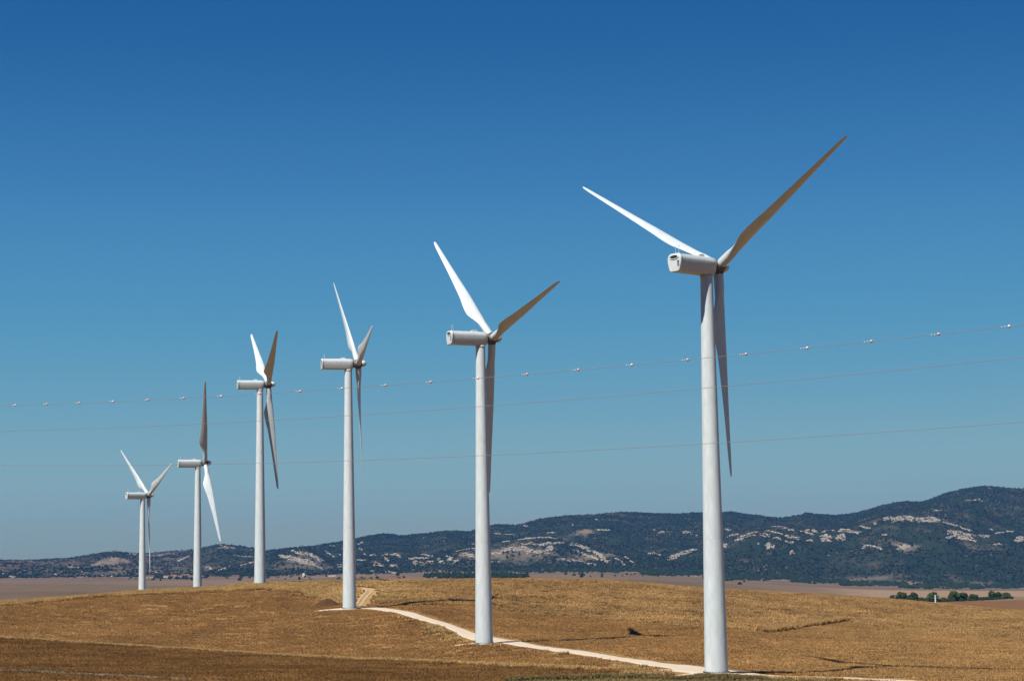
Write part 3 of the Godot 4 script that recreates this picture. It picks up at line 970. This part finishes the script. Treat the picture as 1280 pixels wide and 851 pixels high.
func outcrop(r: Array, thick: float, px: float, rock: Material) -> void:
	var first: Vector3 = r[0]
	var st := begin(-1)
	var tone := rng.randf()
	var metre := first.length() / FOCAL
	# the ledge: a broken rib of rock along the slope
	var rib := []
	for k in r.size():
		var p: Vector3 = r[k] - first
		var dir: Vector3 = (r[mini(k + 1, r.size() - 1)] - r[maxi(k - 1, 0)])
		dir.y = 0.0
		dir = dir.normalized()
		var out := Vector3(-dir.z, 0, dir.x)
		if out.dot(first) > 0.0: out = -out
		var e := (0.35 + 0.65 * sin(PI * (k + 0.5) / r.size())) * rng.randf_range(0.6, 1.2) * (0.45 + 0.24 * thick) * metre
		rib.append([p + out * e * 1.6 - Vector3(0, e * 1.5, 0), p + out * e * 0.9 + Vector3(0, e * 0.2, 0), p + Vector3(0, e * 0.75, 0), p - out * e * 1.3 + Vector3(0, e * 0.3, 0), p - out * e * 2.0 - Vector3(0, e * 2.0, 0)])
	for k in rib.size() - 1:
		rock_color(st, tone)
		for q in 4: quad(st, rib[k][q], rib[k][q + 1], rib[k + 1][q + 1], rib[k + 1][q])
	var length := 0.0
	for k in r.size() - 1: length += (r[k + 1] as Vector3).distance_to(r[k])
	for q in int(length / metre * (0.5 + 0.5 * thick)):
		var at_ := rng.randf() * (r.size() - 1.001)
		var p: Vector3 = (r[int(at_)] as Vector3).lerp(r[int(at_) + 1], at_ - int(at_))
		var up := clampf(rng.randfn(), -1.3, 1.3) * 0.46 * thick
		var here := p + Vector3(rng.randf_range(-2.0, 2.0), 0, 0)
		var d := Vector2(here.x, here.z).length() - up * metre * 4.5 * (-1.0)
		var u := -here.x / here.z
		var w := d / sqrt(1.0 + u * u)
		here = Vector3(u * w, EYE + peak(u, d), -w)
		if here.distance_to(p) > 5.0 + 1.2 * thick: continue
		slab(st, here - first, rng.randf_range(0.9, 3.2) * (0.75 + 0.06 * thick), tone)
	var where := "on the dry far slopes above the village"
	if px > 1100: where = "under the highest summit of the range"
	elif px > 820: where = "along the long dark ridge below the saddle"
	elif px > 545: where = "on the domed rocky spur above the wood"
	elif px > 430: where = "on the low broken slopes beside the domed spur"
	elif px > 330: where = "on the knobbly spur near the white hut"
	var o := put("rock_outcrop", finish(st), rock)
	o.position = first
	var size_ := "long" if length > 34.0 * metre else "short" if length < 13.0 * metre else "middling"
	tag(o, "%s %s %s rock outcrop %s" % [size_, "massive" if thick >= 5 else "broad" if thick >= 3.5 else "narrow" if thick >= 2.2 else "thin", "pale grey" if tone < 0.5 else "buff", where], "rock", "pale rock outcrops on the mountains")

func rock_color(st: SurfaceTool, tone: float) -> void:
	var g := rng.randf_range(0.5, 1.08)
	var w := clampf(tone + rng.randf_range(-0.35, 0.35), 0.0, 1.0)
	st.set_color(Color(lerpf(0.28, 0.29, w) * g, lerpf(0.255, 0.23, w) * g, lerpf(0.215, 0.165, w) * g))

func slab(st: SurfaceTool, p: Vector3, r: float, tone := 0.5) -> void:   # an irregular, faceted boulder of 14 corners
	var b := Basis(Vector3.UP, rng.randfn() * 0.6) * Basis(Vector3.BACK, rng.randfn() * 0.2)
	var s := Vector3(r * rng.randf_range(1.0, 2.4), r * rng.randf_range(0.5, 1.1), r * rng.randf_range(0.8, 1.4))
	var top := []
	var mid := []
	for k in 6:
		var a := TAU * k / 6.0 + rng.randf_range(-0.3, 0.3)
		var e := rng.randf_range(0.75, 1.1)
		mid.append(p + b * (Vector3(cos(a) * e, -0.6, sin(a) * e) * s))
		e *= rng.randf_range(0.55, 0.85)
		top.append(p + b * (Vector3(cos(a) * e, rng.randf_range(0.35, 0.85), sin(a) * e) * s))
	var peak_ := p + b * (Vector3(0, rng.randf_range(0.8, 1.05), 0) * s)
	rock_color(st, tone)
	for k in 6:
		var n := (k + 1) % 6
		quad(st, mid[k], top[k], top[n], mid[n])
		tri(st, top[k], peak_, top[n])

# ---------------------------------------------------------------- turbines
func build_turbines() -> void:
	white = plain_material(lin(0.455, 0.502, 0.522), 0.42, grain(0.012, 0.90, 1.0, 5, 41), Vector3(0.25, 0.05, 0.25))
	blade_white = plain_material(lin(0.455, 0.502, 0.522), 0.40, grain(0.01, 0.90, 1.0, 4, 42), Vector3(0.3, 0.08, 0.3))
	nacelle_white = plain_material(lin(0.455, 0.502, 0.522), 0.40, grain(0.012, 0.88, 1.0, 5, 43), Vector3(0.3, 0.2, 0.3))
	dark_metal = plain_material(lin(0.085, 0.075, 0.065), 0.55, grain(0.03, 0.7, 1.0, 4, 44), Vector3.ONE)
	hole = plain_material(lin(0.012, 0.012, 0.013), 0.9)
	steel = plain_material(lin(0.42, 0.42, 0.42), 0.5)
	blade_mesh = make_blade()
	var rad := func(y: float) -> float: return lerpf(1.43, 0.76, y / 48.3)
	for s in [[0.06, 16.192], [16.2, 32.592], [32.6, 48.45]]:
		var y0: float = s[0]
		var h: float = s[1] - s[0]
		var base: float = 0.0 if y0 < 1.0 else y0
		var prof := []
		for k in 11: prof.append([rad.call(y0 + h * k / 10.0), y0 - base + h * k / 10.0])
		tower_meshes.append(lathe(prof, 56))
	nacelle_mesh = loft([nacelle_ring(-1.0, 0.62, -0.05), nacelle_ring(-0.95, 0.80), nacelle_ring(-0.75, 0.93), nacelle_ring(-0.35, 0.985), nacelle_ring(0.2, 1.0), nacelle_ring(3.0, 1.0), nacelle_ring(5.31, 0.985)])
	var data := [   # hub (relative to the eye), yaw, phase, tilt, cone, blade pitch
		[Vector3(25.69, 35.73, -245.52), 49.2, 1.0, 5.6, -1.5, 78.0, "white wind turbine with bolted foot beside the widest gravel pad"],
		[Vector3(-3.29, 36.0, -324.99), 63.4, 16.1, 6.1, -0.1, 72.0, "white wind turbine standing where the gravel road crosses the brown slope"],
		[Vector3(-32.14, 41.06, -414.57), 76.7, 18.7, 6.2, -1.2, 10.0, "white wind turbine beside the dark earth mound at the road's end"],
		[Vector3(-60.54, 44.04, -493.42), 75.2, 5.4, 5.9, -0.1, 80.0, "white wind turbine on the crest, two blades raised close together, third hanging pale"],
		[Vector3(-88.06, 28.68, -570.39), 72.1, 30.2, 5.6, 0.0, 76.0, "white wind turbine behind the crest with one dark upright blade"],
		[Vector3(-120.83, 22.89, -661.75), 58.5, 8.5, 6.0, -1.3, 10.0, "white wind turbine behind the crest with its blades in an even Y"],
	]
	for k in data.size():
		var t: Array = data[k]
		make_turbine(t[0] + Vector3(0, EYE, 0), deg_to_rad(t[1]), deg_to_rad(t[2] + (60.0 if k != 4 else 0.0)), deg_to_rad(t[3]), deg_to_rad(t[4]), deg_to_rad(t[5]), t[6], k < 3)

# ---------------------------------------------------------------- grass
func build_grass() -> void:
	var straw := vertex_material(1.0)
	straw.backlight = Color(0.25, 0.25, 0.25)
	var short_ := [tuft_patch(26, 1.5, 0.25, 61, 7), tuft_patch(30, 1.5, 0.22, 62, 7), tuft_patch(24, 1.5, 0.28, 63, 7)]
	var tall := [tuft_patch(42, 1.3, 0.45, 64, 8), tuft_patch(38, 1.3, 0.55, 65, 8)]
	var xs := [[], [], [], [], []]
	var cs := [[], [], [], [], []]
	var n := 0
	while n < 46000:
		n += 1
		var u := rng.randf_range(-0.275, 0.275)
		var d := sqrt(rng.randf_range(226.0 * 226.0, 590.0 * 590.0))
		var s := d / sqrt(1.0 + u * u)
		var x := u * s
		var z := -s
		if on_road(x, z, 2): continue
		var px := 640.0 + u * FOCAL
		var is_gold := d > list_at(gold_edge.u, gold_edge.d, u) and px > 500.0
		var is_crest := d > list_at(crest_edge.u, crest_edge.d, u) and px < 520.0
		var k := rng.randi() % 3
		if (is_gold and rng.randf() < 0.55) or is_crest: k = 3 + rng.randi() % 2
		var c := field(x, z) * rng.randf_range(0.82, 1.3)
		xs[k].append(on_land(x, z))
		cs[k].append(Color(c.x, c.y, c.z))
	# uncut strips: along the edge of the dark field, the edge of the gold slope, the road, the turbine feet
	strip(xs, cs, [-30, 797.5, 0, 797, 100, 804, 200, 810.5, 260, 813.5, 380, 821.5, 500, 825.5, 600, 830.5, 700, 835, 770, 838, 800, 838], 0.8, 3.2, STRAW)
	strip(xs, cs, [600, 758, 665, 767, 740, 773, 810, 778, 900, 786, 955, 789.5], 0.8, 0.8, STRAW * 0.9)
	strip(xs, cs, [1060, 776, 1100, 783, 1180, 790, 1290, 798.5], 0.8, 1.1, STRAW * 0.95)
	strip(xs, cs, [505, 768, 540, 780, 570, 791, 590, 799], 2.2, 2.0, STRAW * 0.9)
	strip(xs, cs, [640, 807, 700, 815.5, 760, 824, 800, 830], 1.8, 1.5, STRAW * 0.9)
	strip(xs, cs, [540, 785, 560, 795, 580, 801, 590, 804], 2.5, 1.2, STRAW * 0.9)
	strip(xs, cs, [700, 836, 740, 837, 780, 836, 815, 834], 1.2, 1.2, STRAW)
	strip(xs, cs, [790, 842, 815, 844.5, 838, 843.5], 1.6, 3.0, STRAW * 0.85)
	strip(xs, cs, [930, 847.5, 1000, 849.5, 1060, 851.5], 0.8, 2.5, STRAW)
	strip(xs, cs, [385, 744, 400, 747, 415, 749, 428, 752], 2.5, 2.0, STRAW)
	strip(xs, cs, [268, 757.5, 276, 757.5], 0.8, 4.0, STRAW * 1.1)
	strip(xs, cs, [297, 759, 306, 759], 0.8, 4.0, STRAW * 1.1)
	strip(xs, cs, [856, 847.5, 875, 845.8, 900, 845.8, 925, 848], 0.9, 4.0, OLIVE * 0.8)
	strip(xs, cs, [640, 851, 720, 847.5, 800, 847, 850, 850, 905, 848.5, 960, 850.5], 1.2, 3.0, OLIVE * 0.85)
	var names := ["short_stubble", "short_stubble", "short_stubble", "tall_dry_grass", "tall_dry_grass"]
	for k in 5:
		copies(names[k], short_[k] if k < 3 else tall[k - 3], straw, xs[k], cs[k], "short brown stubble covering the mown hill" if k < 3 else "taller golden dry grass on the slopes and field edges", "grass")
	# raked row of dry hay on the gold slope
	var hx := []
	var hc := []
	var hay := tuft_patch(60, 0.9, 0.8, 67, 7)
	for k in 260:
		var t := k / 259.0
		var p := hit(lerpf(955, 1058, t), lerpf(790.5, 775.5, t), 230.0)
		hx.append(on_land(p.x + rng.randfn() * 0.25, p.z + rng.randfn() * 0.9))
		var c := BROWN.lerp(STRAW, rng.randf_range(0.2, 1.1))
		hc.append(Color(c.x, c.y, c.z))
	copies("hay_row", hay, straw, hx, hc, "raked row of dry hay crossing the golden slope", "hay")
	# pale grey weeds along the near field edge
	var wx := []
	var wc := []
	var weed := tuft_patch(12, 0.42, 0.3, 68, 5)
	for k in 190:
		var t := k / 189.0
		if noise_c.get_noise_1d(k * 1.7) + rng.randf_range(-0.3, 0.3) < -0.05: continue
		var px := lerpf(-12, 236, t)
		var p := hit(px, list_at(PackedFloat32Array([-12, 40, 80, 110, 160, 236]), PackedFloat32Array([838.5, 840, 843, 844.2, 846.3, 850.6]), px), 215.0)
		wx.append(on_land(p.x + rng.randfn() * 0.15, p.z + rng.randfn() * 0.2))
		wc.append(Color(0.24, 0.225, 0.165) * rng.randf_range(0.45, 1.4))
	copies("dry_weeds", weed, straw, wx, wc, "row of pale grey dry weeds across the dark field", "weeds")
	# heap of dark earth by the third turbine
	var mp := hit(409, 757.5)
	var st := begin(1)
	var rings := []
	for j in 7:
		var ring := []
		for i in 26:
			var a := TAU * i / 26.0
			var q := 1.0 - j / 6.0
			var lump := 1.0 + 0.22 * noise_c.get_noise_2d(cos(a) * 12.0, sin(a) * 12.0 + j * 3.0)
			ring.append(Vector3(cos(a) * 3.3 * q * lump, -0.25 + 1.7 * sin((1.0 - q) * PI * 0.5) * lump, sin(a) * 2.0 * q * lump))
		rings.append(ring)
	var heap := put("earth_mound", loft(rings), plain_material(lin(0.11, 0.056, 0.026), 1.0, grain(0.05, 0.55, 1.0, 5, 71), Vector3.ONE * 0.5))
	heap.position = mp
	tag(heap, "low heap of dark brown earth beside the road's end", "mound")

func on_road(x: float, z: float, reach: int) -> bool:
	var c := Vector2i(int(floor(x)), int(floor(z)))
	for i in range(-reach + 1, reach):
		for j in range(-reach + 1, reach):
			if road_cells.has(c + Vector2i(i, j)): return true
	return false

func strip(xs: Array, cs: Array, line: Array, half: float, per_m: float, tone: Vector3) -> void:
	for k in range(0, line.size() - 2, 2):
		var a := hit(line[k], line[k + 1])
		var b := hit(line[k + 2], line[k + 3])
		for q in int(a.distance_to(b) * per_m) + 1:
			var p := a.lerp(b, rng.randf())
			var x := p.x + rng.randfn() * half * 0.6
			var z := p.z + rng.randfn() * half * 0.6
			if on_road(x, z, 2): continue
			var v := 3 + rng.randi() % 2
			var m := on_land(x, z)
			m.basis = m.basis.scaled(Vector3.ONE * minf(1.0, 0.45 + half * 0.35))
			xs[v].append(m)
			var c := tone * rng.randf_range(0.8, 1.2)
			cs[v].append(Color(c.x, c.y, c.z))

# ---------------------------------------------------------------- power wires
func build_wires() -> void:
	var metal := plain_material(lin(0.15, 0.14, 0.14), 0.7)
	var pink := plain_material(lin(0.50, 0.27, 0.23), 0.6)
	var pale := plain_material(lin(0.52, 0.42, 0.39), 0.6)
	var z0 := 205.0
	# plan of the span: read from the evenly spaced markers of the top wire
	var plan := func(s: float) -> Vector2: return Vector2(z0 * (-624.25 + 49.128 * s) / FOCAL, -z0 * (1.0 - 0.016639 * s))
	var rows := [
		[0, 507.0, 53.5, 505.3, 139.6, 502, 228, 497.5, 322.4, 492.4, 430, 485.5, 537, 477.3, 655.5, 467.7, 789.8, 456.4, 934.9, 442.3, 1086.8, 427, 1175.5, 417.5, 1280, 405.6],
		[0, 538.8, 220, 531.6, 410, 520.8, 620, 506.6, 825, 490.1, 1040, 470, 1280, 446.5],
		[0, 581.4, 220, 581, 400, 577.1, 620, 568.7, 825, 557.7, 1040, 544.3, 1280, 527.5],
	]
	var names := ["thin overhead wire strung with pink and white marker balls", "thin bare overhead wire hung midway between two others", "lowest of the three thin overhead wires"]
	for w in 3:
		# a parabola of height over the span, fitted to the picture rows
		var m := []
		var row: Array = rows[w]
		for k in range(0, row.size(), 2):
			var r := ray(row[k], row[k + 1])
			var u := -r.x / r.z
			# plan: x / -z = (-624.25 + 49.128 s) / FOCAL / (1 - 0.016639 s) = u
			var s := (u * FOCAL + 624.25) / (49.128 + 0.016639 * u * FOCAL)
			var p: Vector2 = plan.call(s)
			m.append([s, p.length() * r.y + EYE])
		var co := parabola(m)
		var pts := []
		var rad := []
		var s := -9.0
		while s < 31.0:
			var p: Vector2 = plan.call(s)
			pts.append(Vector3(p.x, co[0] + co[1] * s + co[2] * s * s, p.y))
			rad.append(0.017)
			s += 0.5
		var t := thing("power_wire", pts[0], names[w], "wire", "overhead power wires")
		var local := []
		for p in pts: local.append(p - pts[0])
		put("strand", tube(local, rad, 6), metal, t)
		if w == 0:
			for k in range(-6, 29):
				var at_ := func(q: float) -> Vector3:
					var p: Vector2 = plan.call(q)
					return Vector3(p.x, co[0] + co[1] * q + co[2] * q * q, p.y) - pts[0]
				var ball := put("marker_ball", lathe([[0.01, -0.11], [0.06, -0.092], [0.10, -0.045], [0.11, 0.0], [0.10, 0.045], [0.06, 0.092], [0.01, 0.11]], 14), pink if k % 3 else pale, t)
				ball.position = at_.call(float(k))
				for e in 2:
					var bead := put("bead", lathe([[0.01, -0.05], [0.04, -0.03], [0.05, 0.0], [0.04, 0.03], [0.01, 0.05]], 10), pale, ball)
					bead.position = at_.call(k - 0.055 - 0.045 * e) - ball.position
	# the poles that carry the wires, beyond both edges of the picture
	for e in [[-9.0, "grey steel pole carrying the far ends of the wires"], [30.5, "grey steel pole carrying the near ends of the wires"]]:
		var p: Vector2 = plan.call(e[0])
		var base := Vector3(p.x, ground_y(p.x, p.y), p.y)
		var top := 0.0
		for c in get_children():
			if str(c.name).begins_with("power_wire"):
				var pos: Vector3 = c.position
				var strand_mesh: Mesh = (c.get_child(0) as MeshInstance3D).mesh
				var bb := strand_mesh.get_aabb()
				top = maxf(top, pos.y + bb.position.y + bb.size.y)
		var t := thing("wire_pole", base, e[1], "pole", "poles of the overhead wires")
		put("shaft", lathe([[0.45, -0.5], [0.42, 0.0], [0.2, top - base.y + 0.5]], 20), metal, t)

func parabola(m: Array) -> Array:   # least squares through (s, height)
	var a := [[0.0, 0.0, 0.0, 0.0], [0.0, 0.0, 0.0, 0.0], [0.0, 0.0, 0.0, 0.0]]
	for p in m:
		var v := [1.0, p[0] * 0.1, p[0] * p[0] * 0.01]
		for i in 3:
			for j in 3: a[i][j] += v[i] * v[j]
			a[i][3] += v[i] * p[1]
	for i in 3:
		for r in 3:
			if r == i: continue
			var f: float = a[r][i] / a[i][i]
			for j in 4: a[r][j] -= f * a[i][j]
	return [a[0][3] / a[0][0], a[1][3] / a[1][1] * 0.1, a[2][3] / a[2][2] * 0.01]

# ---------------------------------------------------------------- things on the plain
func build_plain_things() -> void:
	var bark := plain_material(lin(0.06, 0.045, 0.03), 1.0)
	var leaf := []
	for g in [[0.035, 0.058, 0.022], [0.045, 0.066, 0.024], [0.030, 0.048, 0.020]]:
		var m := vertex_material(1.0)
		m.albedo_color = lin(g[0], g[1], g[2])
		m.backlight = Color(0.2, 0.2, 0.2)
		leaf.append(m)
	var crowns := [leaf_crown(900, 8, 81, 0.12), leaf_crown(950, 10, 82, 0.115), leaf_crown(850, 7, 83, 0.125)]
	var copse := [
		[1116, 750.5, 743.5, 8, "small round dark green tree at the open end of the copse beside the pale hut"],
		[1127, 751, 740.5, 17, "broad dark green tree between the small round one and the pale hut"],
		[1141, 752, 741, 18, "broad dark green tree just past the pale hut in the copse"],
		[1154, 752.5, 746.5, 15, "low spreading dark tree between the pale hut's broad tree and the grey post"],
		[1168, 752.5, 740.5, 18, "tall domed dark green tree right behind the grey post"],
		[1180, 752, 747, 11, "low narrow dark shrub between the post's tree and the largest dome"],
		[1198, 751.5, 738.8, 25, "largest domed dark green tree of the copse"],
		[1217, 750.5, 743, 16, "middling round dark green tree leaning on the largest dome of the copse"],
		[1231, 749.5, 746.5, 13, "low spreading dark shrub beside the brown ploughed field, in the copse's gap"],
		[1245, 749, 738.3, 17, "tall domed dark green tree above the brown ploughed field"],
		[1258, 748.5, 741, 14, "middling round dark green tree closing the copse at the ploughed field"]]
	for k in copse.size():
		var t: Array = copse[k]
		tree("copse_tree", t[0], t[1], t[2], t[3], crowns[k % 3], leaf[k % 3], bark, t[4], "trees of the copse beyond the hill", 900.0)
	for t in [[497, 720, 714.5, 5, "lone dark tree on the bare plain near the rocky slopes"], [925, 731, 727.5, 6, "lone dark bush on the pale plain beyond the gold slope"], [931, 727.5, 725.5, 4, "tiny dark bush behind the lone bush on the pale plain"]]:
		tree("lone_tree", t[0], t[1], t[2], t[3], crowns[1], leaf[2], bark, t[4], "", 900.0)
	# woods and hedges that read as one mass
	wood("foot_wood", [[612, 640, 715.5, 719], [640, 720, 712.5, 716], [720, 800, 711.5, 715.8], [800, 880, 713, 719.5], [880, 1000, 719, 725.5], [990, 1060, 724.5, 729], [1050, 1135, 727.5, 732.5], [1125, 1290, 730.5, 736]], 3600, crowns[0], leaf[0], "dark wood along the foot of the mountains")
	wood("hedge_wood", [[530, 602, 717, 723.5], [612, 662, 719, 723], [648, 660, 718.5, 722], [270, 345, 716.5, 721.3], [187, 200, 719, 722], [196, 258, 719, 724]], 760, crowns[2], leaf[2], "dark belts of trees standing out on the plain")
	hedge([1114, 751, 1150, 753, 1190, 752, 1225, 750.5, 1266, 748.5], crowns[1], leaf[0])
	wood("plain_bushes", [[330, 520, 718, 726], [160, 330, 722, 726], [700, 900, 716, 722]], 70, crowns[2], leaf[0], "scattered dark bushes on the plain")
	# houses of the village
	var walls := [plain_material(lin(0.30, 0.24, 0.18), 0.95), plain_material(lin(0.52, 0.49, 0.43), 0.95), plain_material(lin(0.27, 0.17, 0.12), 0.95)]
	var tiles := plain_material(lin(0.22, 0.12, 0.08), 0.95, grain(0.06, 0.7, 1.0, 4, 91), Vector3.ONE * 0.3)
	var glass := plain_material(lin(0.03, 0.035, 0.04), 0.3)
	var houses := [[187, 722.5, 13, 3.2, 0, "long low beige farmhouse at the village's end"], [208, 722, 7, 3, 1, "small white house among village trees"], [217, 721.5, 8, 4, 0, "beige village house beside the largest red one"], [223, 720, 7, 3, 1, "white house standing higher behind the village"], [231, 722, 10, 4.5, 2, "largest reddish village house with tiled roof"], [239, 722, 7, 3, 0, "beige house next to the largest red one"], [254, 722.5, 5, 3, 1, "white house standing apart from the village"], [294, 720.8, 9, 2.6, 2, "low reddish barn against the dark tree belt"], [413, 720.5, 5, 2.2, 1, "wide white shed, larger of the pair on the plain"], [418, 720, 4, 1.8, 1, "white shed, smaller of the pair on the plain"], [1133, 751.5, 7, 2, 1, "pale roofed hut half hidden by the copse"], [812, 693, 4, 2.5, 1, "white house high on the mountain slope"]]
	for h in houses:
		var p: Vector3 = hit(h[0], h[1], 900.0) if h[1] > 710 else hit_mountain(h[0], h[1])
		var d := Vector2(p.x, p.z).length()
		var w: float = h[2] * d / FOCAL
		var ht: float = h[3] * d / FOCAL
		house(p, w, ht, walls[h[4]], tiles, glass, h[5])
	# white tower hut
	var p := hit(379.3, 721.0, 900.0)
	var d := Vector2(p.x, p.z).length()
	var s := d / FOCAL
	var t := thing("white_tower", p, "small upright white hut standing alone on the plain", "hut")
	put("wall", box_mesh(Vector3(0, 1.75 * s, 0), Vector3(2.6 * s, 4.1 * s, 2.6 * s)), walls[1], t)
	put("roof", lathe([[2.0 * s, 3.8 * s], [2.0 * s, 3.95 * s], [0.05, 4.6 * s]], 4), walls[1], t)
	put("door", box_mesh(Vector3(0.2 * s, 0.6 * s, 1.31 * s), Vector3(0.7 * s, 1.5 * s, 0.03 * s)), glass, t)
	# pale post by the copse
	p = hit(1170, 753, 900.0)
	d = Vector2(p.x, p.z).length()
	t = thing("marker_post", p, "pale grey post in front of the copse", "post")
	put("shaft", lathe([[0.42, -0.5], [0.40, 0.0], [0.34, 8.0 * d / FOCAL]], 12), plain_material(lin(0.42, 0.46, 0.5), 0.7), t)
	put("cap", lathe([[0.5, 8.0 * d / FOCAL], [0.5, 8.0 * d / FOCAL + 0.2], [0.1, 8.0 * d / FOCAL + 0.35]], 12), plain_material(lin(0.42, 0.46, 0.5), 0.7), t)

func house(p: Vector3, w: float, h: float, wall: Material, tiles: Material, glass: Material, label: String) -> void:
	var t := thing("house", p, label, "house", "far houses")
	t.rotation.y = rng.randf_range(-0.3, 0.3)
	var dep := w * 0.6
	put("wall", box_mesh(Vector3(0, h * 0.35 - 0.5, 0), Vector3(w, h * 0.7 + 1.0, dep)), wall, t)
	var st := begin(-1)
	var y := h * 0.7
	var a := Vector3(-w * 0.53, y, dep * 0.56)
	var b := Vector3(w * 0.53, y, dep * 0.56)
	var c := Vector3(w * 0.53, y, -dep * 0.56)
	var e := Vector3(-w * 0.53, y, -dep * 0.56)
	var r0 := Vector3(-w * 0.53, h, 0)
	var r1 := Vector3(w * 0.53, h, 0)
	quad(st, a, b, r1, r0)
	quad(st, c, e, r0, r1)
	tri(st, b, c, r1)
	tri(st, e, a, r0)
	quad(st, a, e, c, b)
	put("roof", finish(st), tiles, t)
	for k in 2: put("window", box_mesh(Vector3(w * (k * 0.5 - 0.25), h * 0.4, dep * 0.5 + 0.04), Vector3(w * 0.1, h * 0.22, 0.06)), glass, t)
	put("door", box_mesh(Vector3(0, h * 0.25, dep * 0.5 + 0.04), Vector3(w * 0.1, h * 0.5, 0.06)), glass, t)

func hedge(line: Array, mesh: Mesh, m: Material) -> void:
	var xf := []
	var cl := []
	for k in range(0, line.size() - 2, 2):
		var n := int((line[k + 2] - line[k]) * 1.1)
		for q in n:
			var t := (q + rng.randf()) / n
			var p := hit(lerpf(line[k], line[k + 2], t), lerpf(line[k + 1], line[k + 3], t) - rng.randf() * 0.8, 900.0)
			var r := rng.randf_range(0.9, 1.7)
			xf.append(Transform3D(Basis(Vector3.UP, rng.randf() * TAU).scaled(Vector3(r * 1.2, r, r)), p - Vector3(0, 0.2, 0)))
			cl.append(Color(1, 1, 1) * rng.randf_range(0.7, 1.15))
	copies("hedge", mesh, m, xf, cl, "low dark hedge running under the copse trees", "hedge")

func wood(called: String, areas: Array, n: int, mesh: Mesh, m: Material, label: String) -> void:
	var xf := []
	var cl := []
	var total := 0.0
	for a in areas: total += (a[1] - a[0]) * (a[3] - a[2])
	for a in areas:
		for k in int(n * (a[1] - a[0]) * (a[3] - a[2]) / total):
			var px := rng.randf_range(a[0], a[1])
			var t: float = 2.0 * (px - a[0]) / (a[1] - a[0]) - 1.0
			var py: float = (a[2] + a[3]) * 0.5 + rng.randf_range(-0.5, 0.5) * (a[3] - a[2]) * (0.35 + 0.65 * sqrt(1.0 - t * t)) + noise_c.get_noise_1d(px * 0.7) * 1.6
			var p := hit(px, py, 900.0)
			var d := Vector2(p.x, p.z).length()
			if d > 4380.0:
				var q := hit_mountain(px, py)
				if q == Vector3.ZERO: continue
				p = q
			var r := rng.randf_range(1.6, 3.8)
			xf.append(Transform3D(Basis(Vector3.UP, rng.randf() * TAU).scaled(Vector3(r, r * rng.randf_range(0.9, 1.4), r)), p - Vector3(0, 0.3, 0)))
			cl.append(Color(1, 1, 1) * rng.randf_range(0.65, 1.15))
	copies(called, mesh, m, xf, cl, label, "wood")
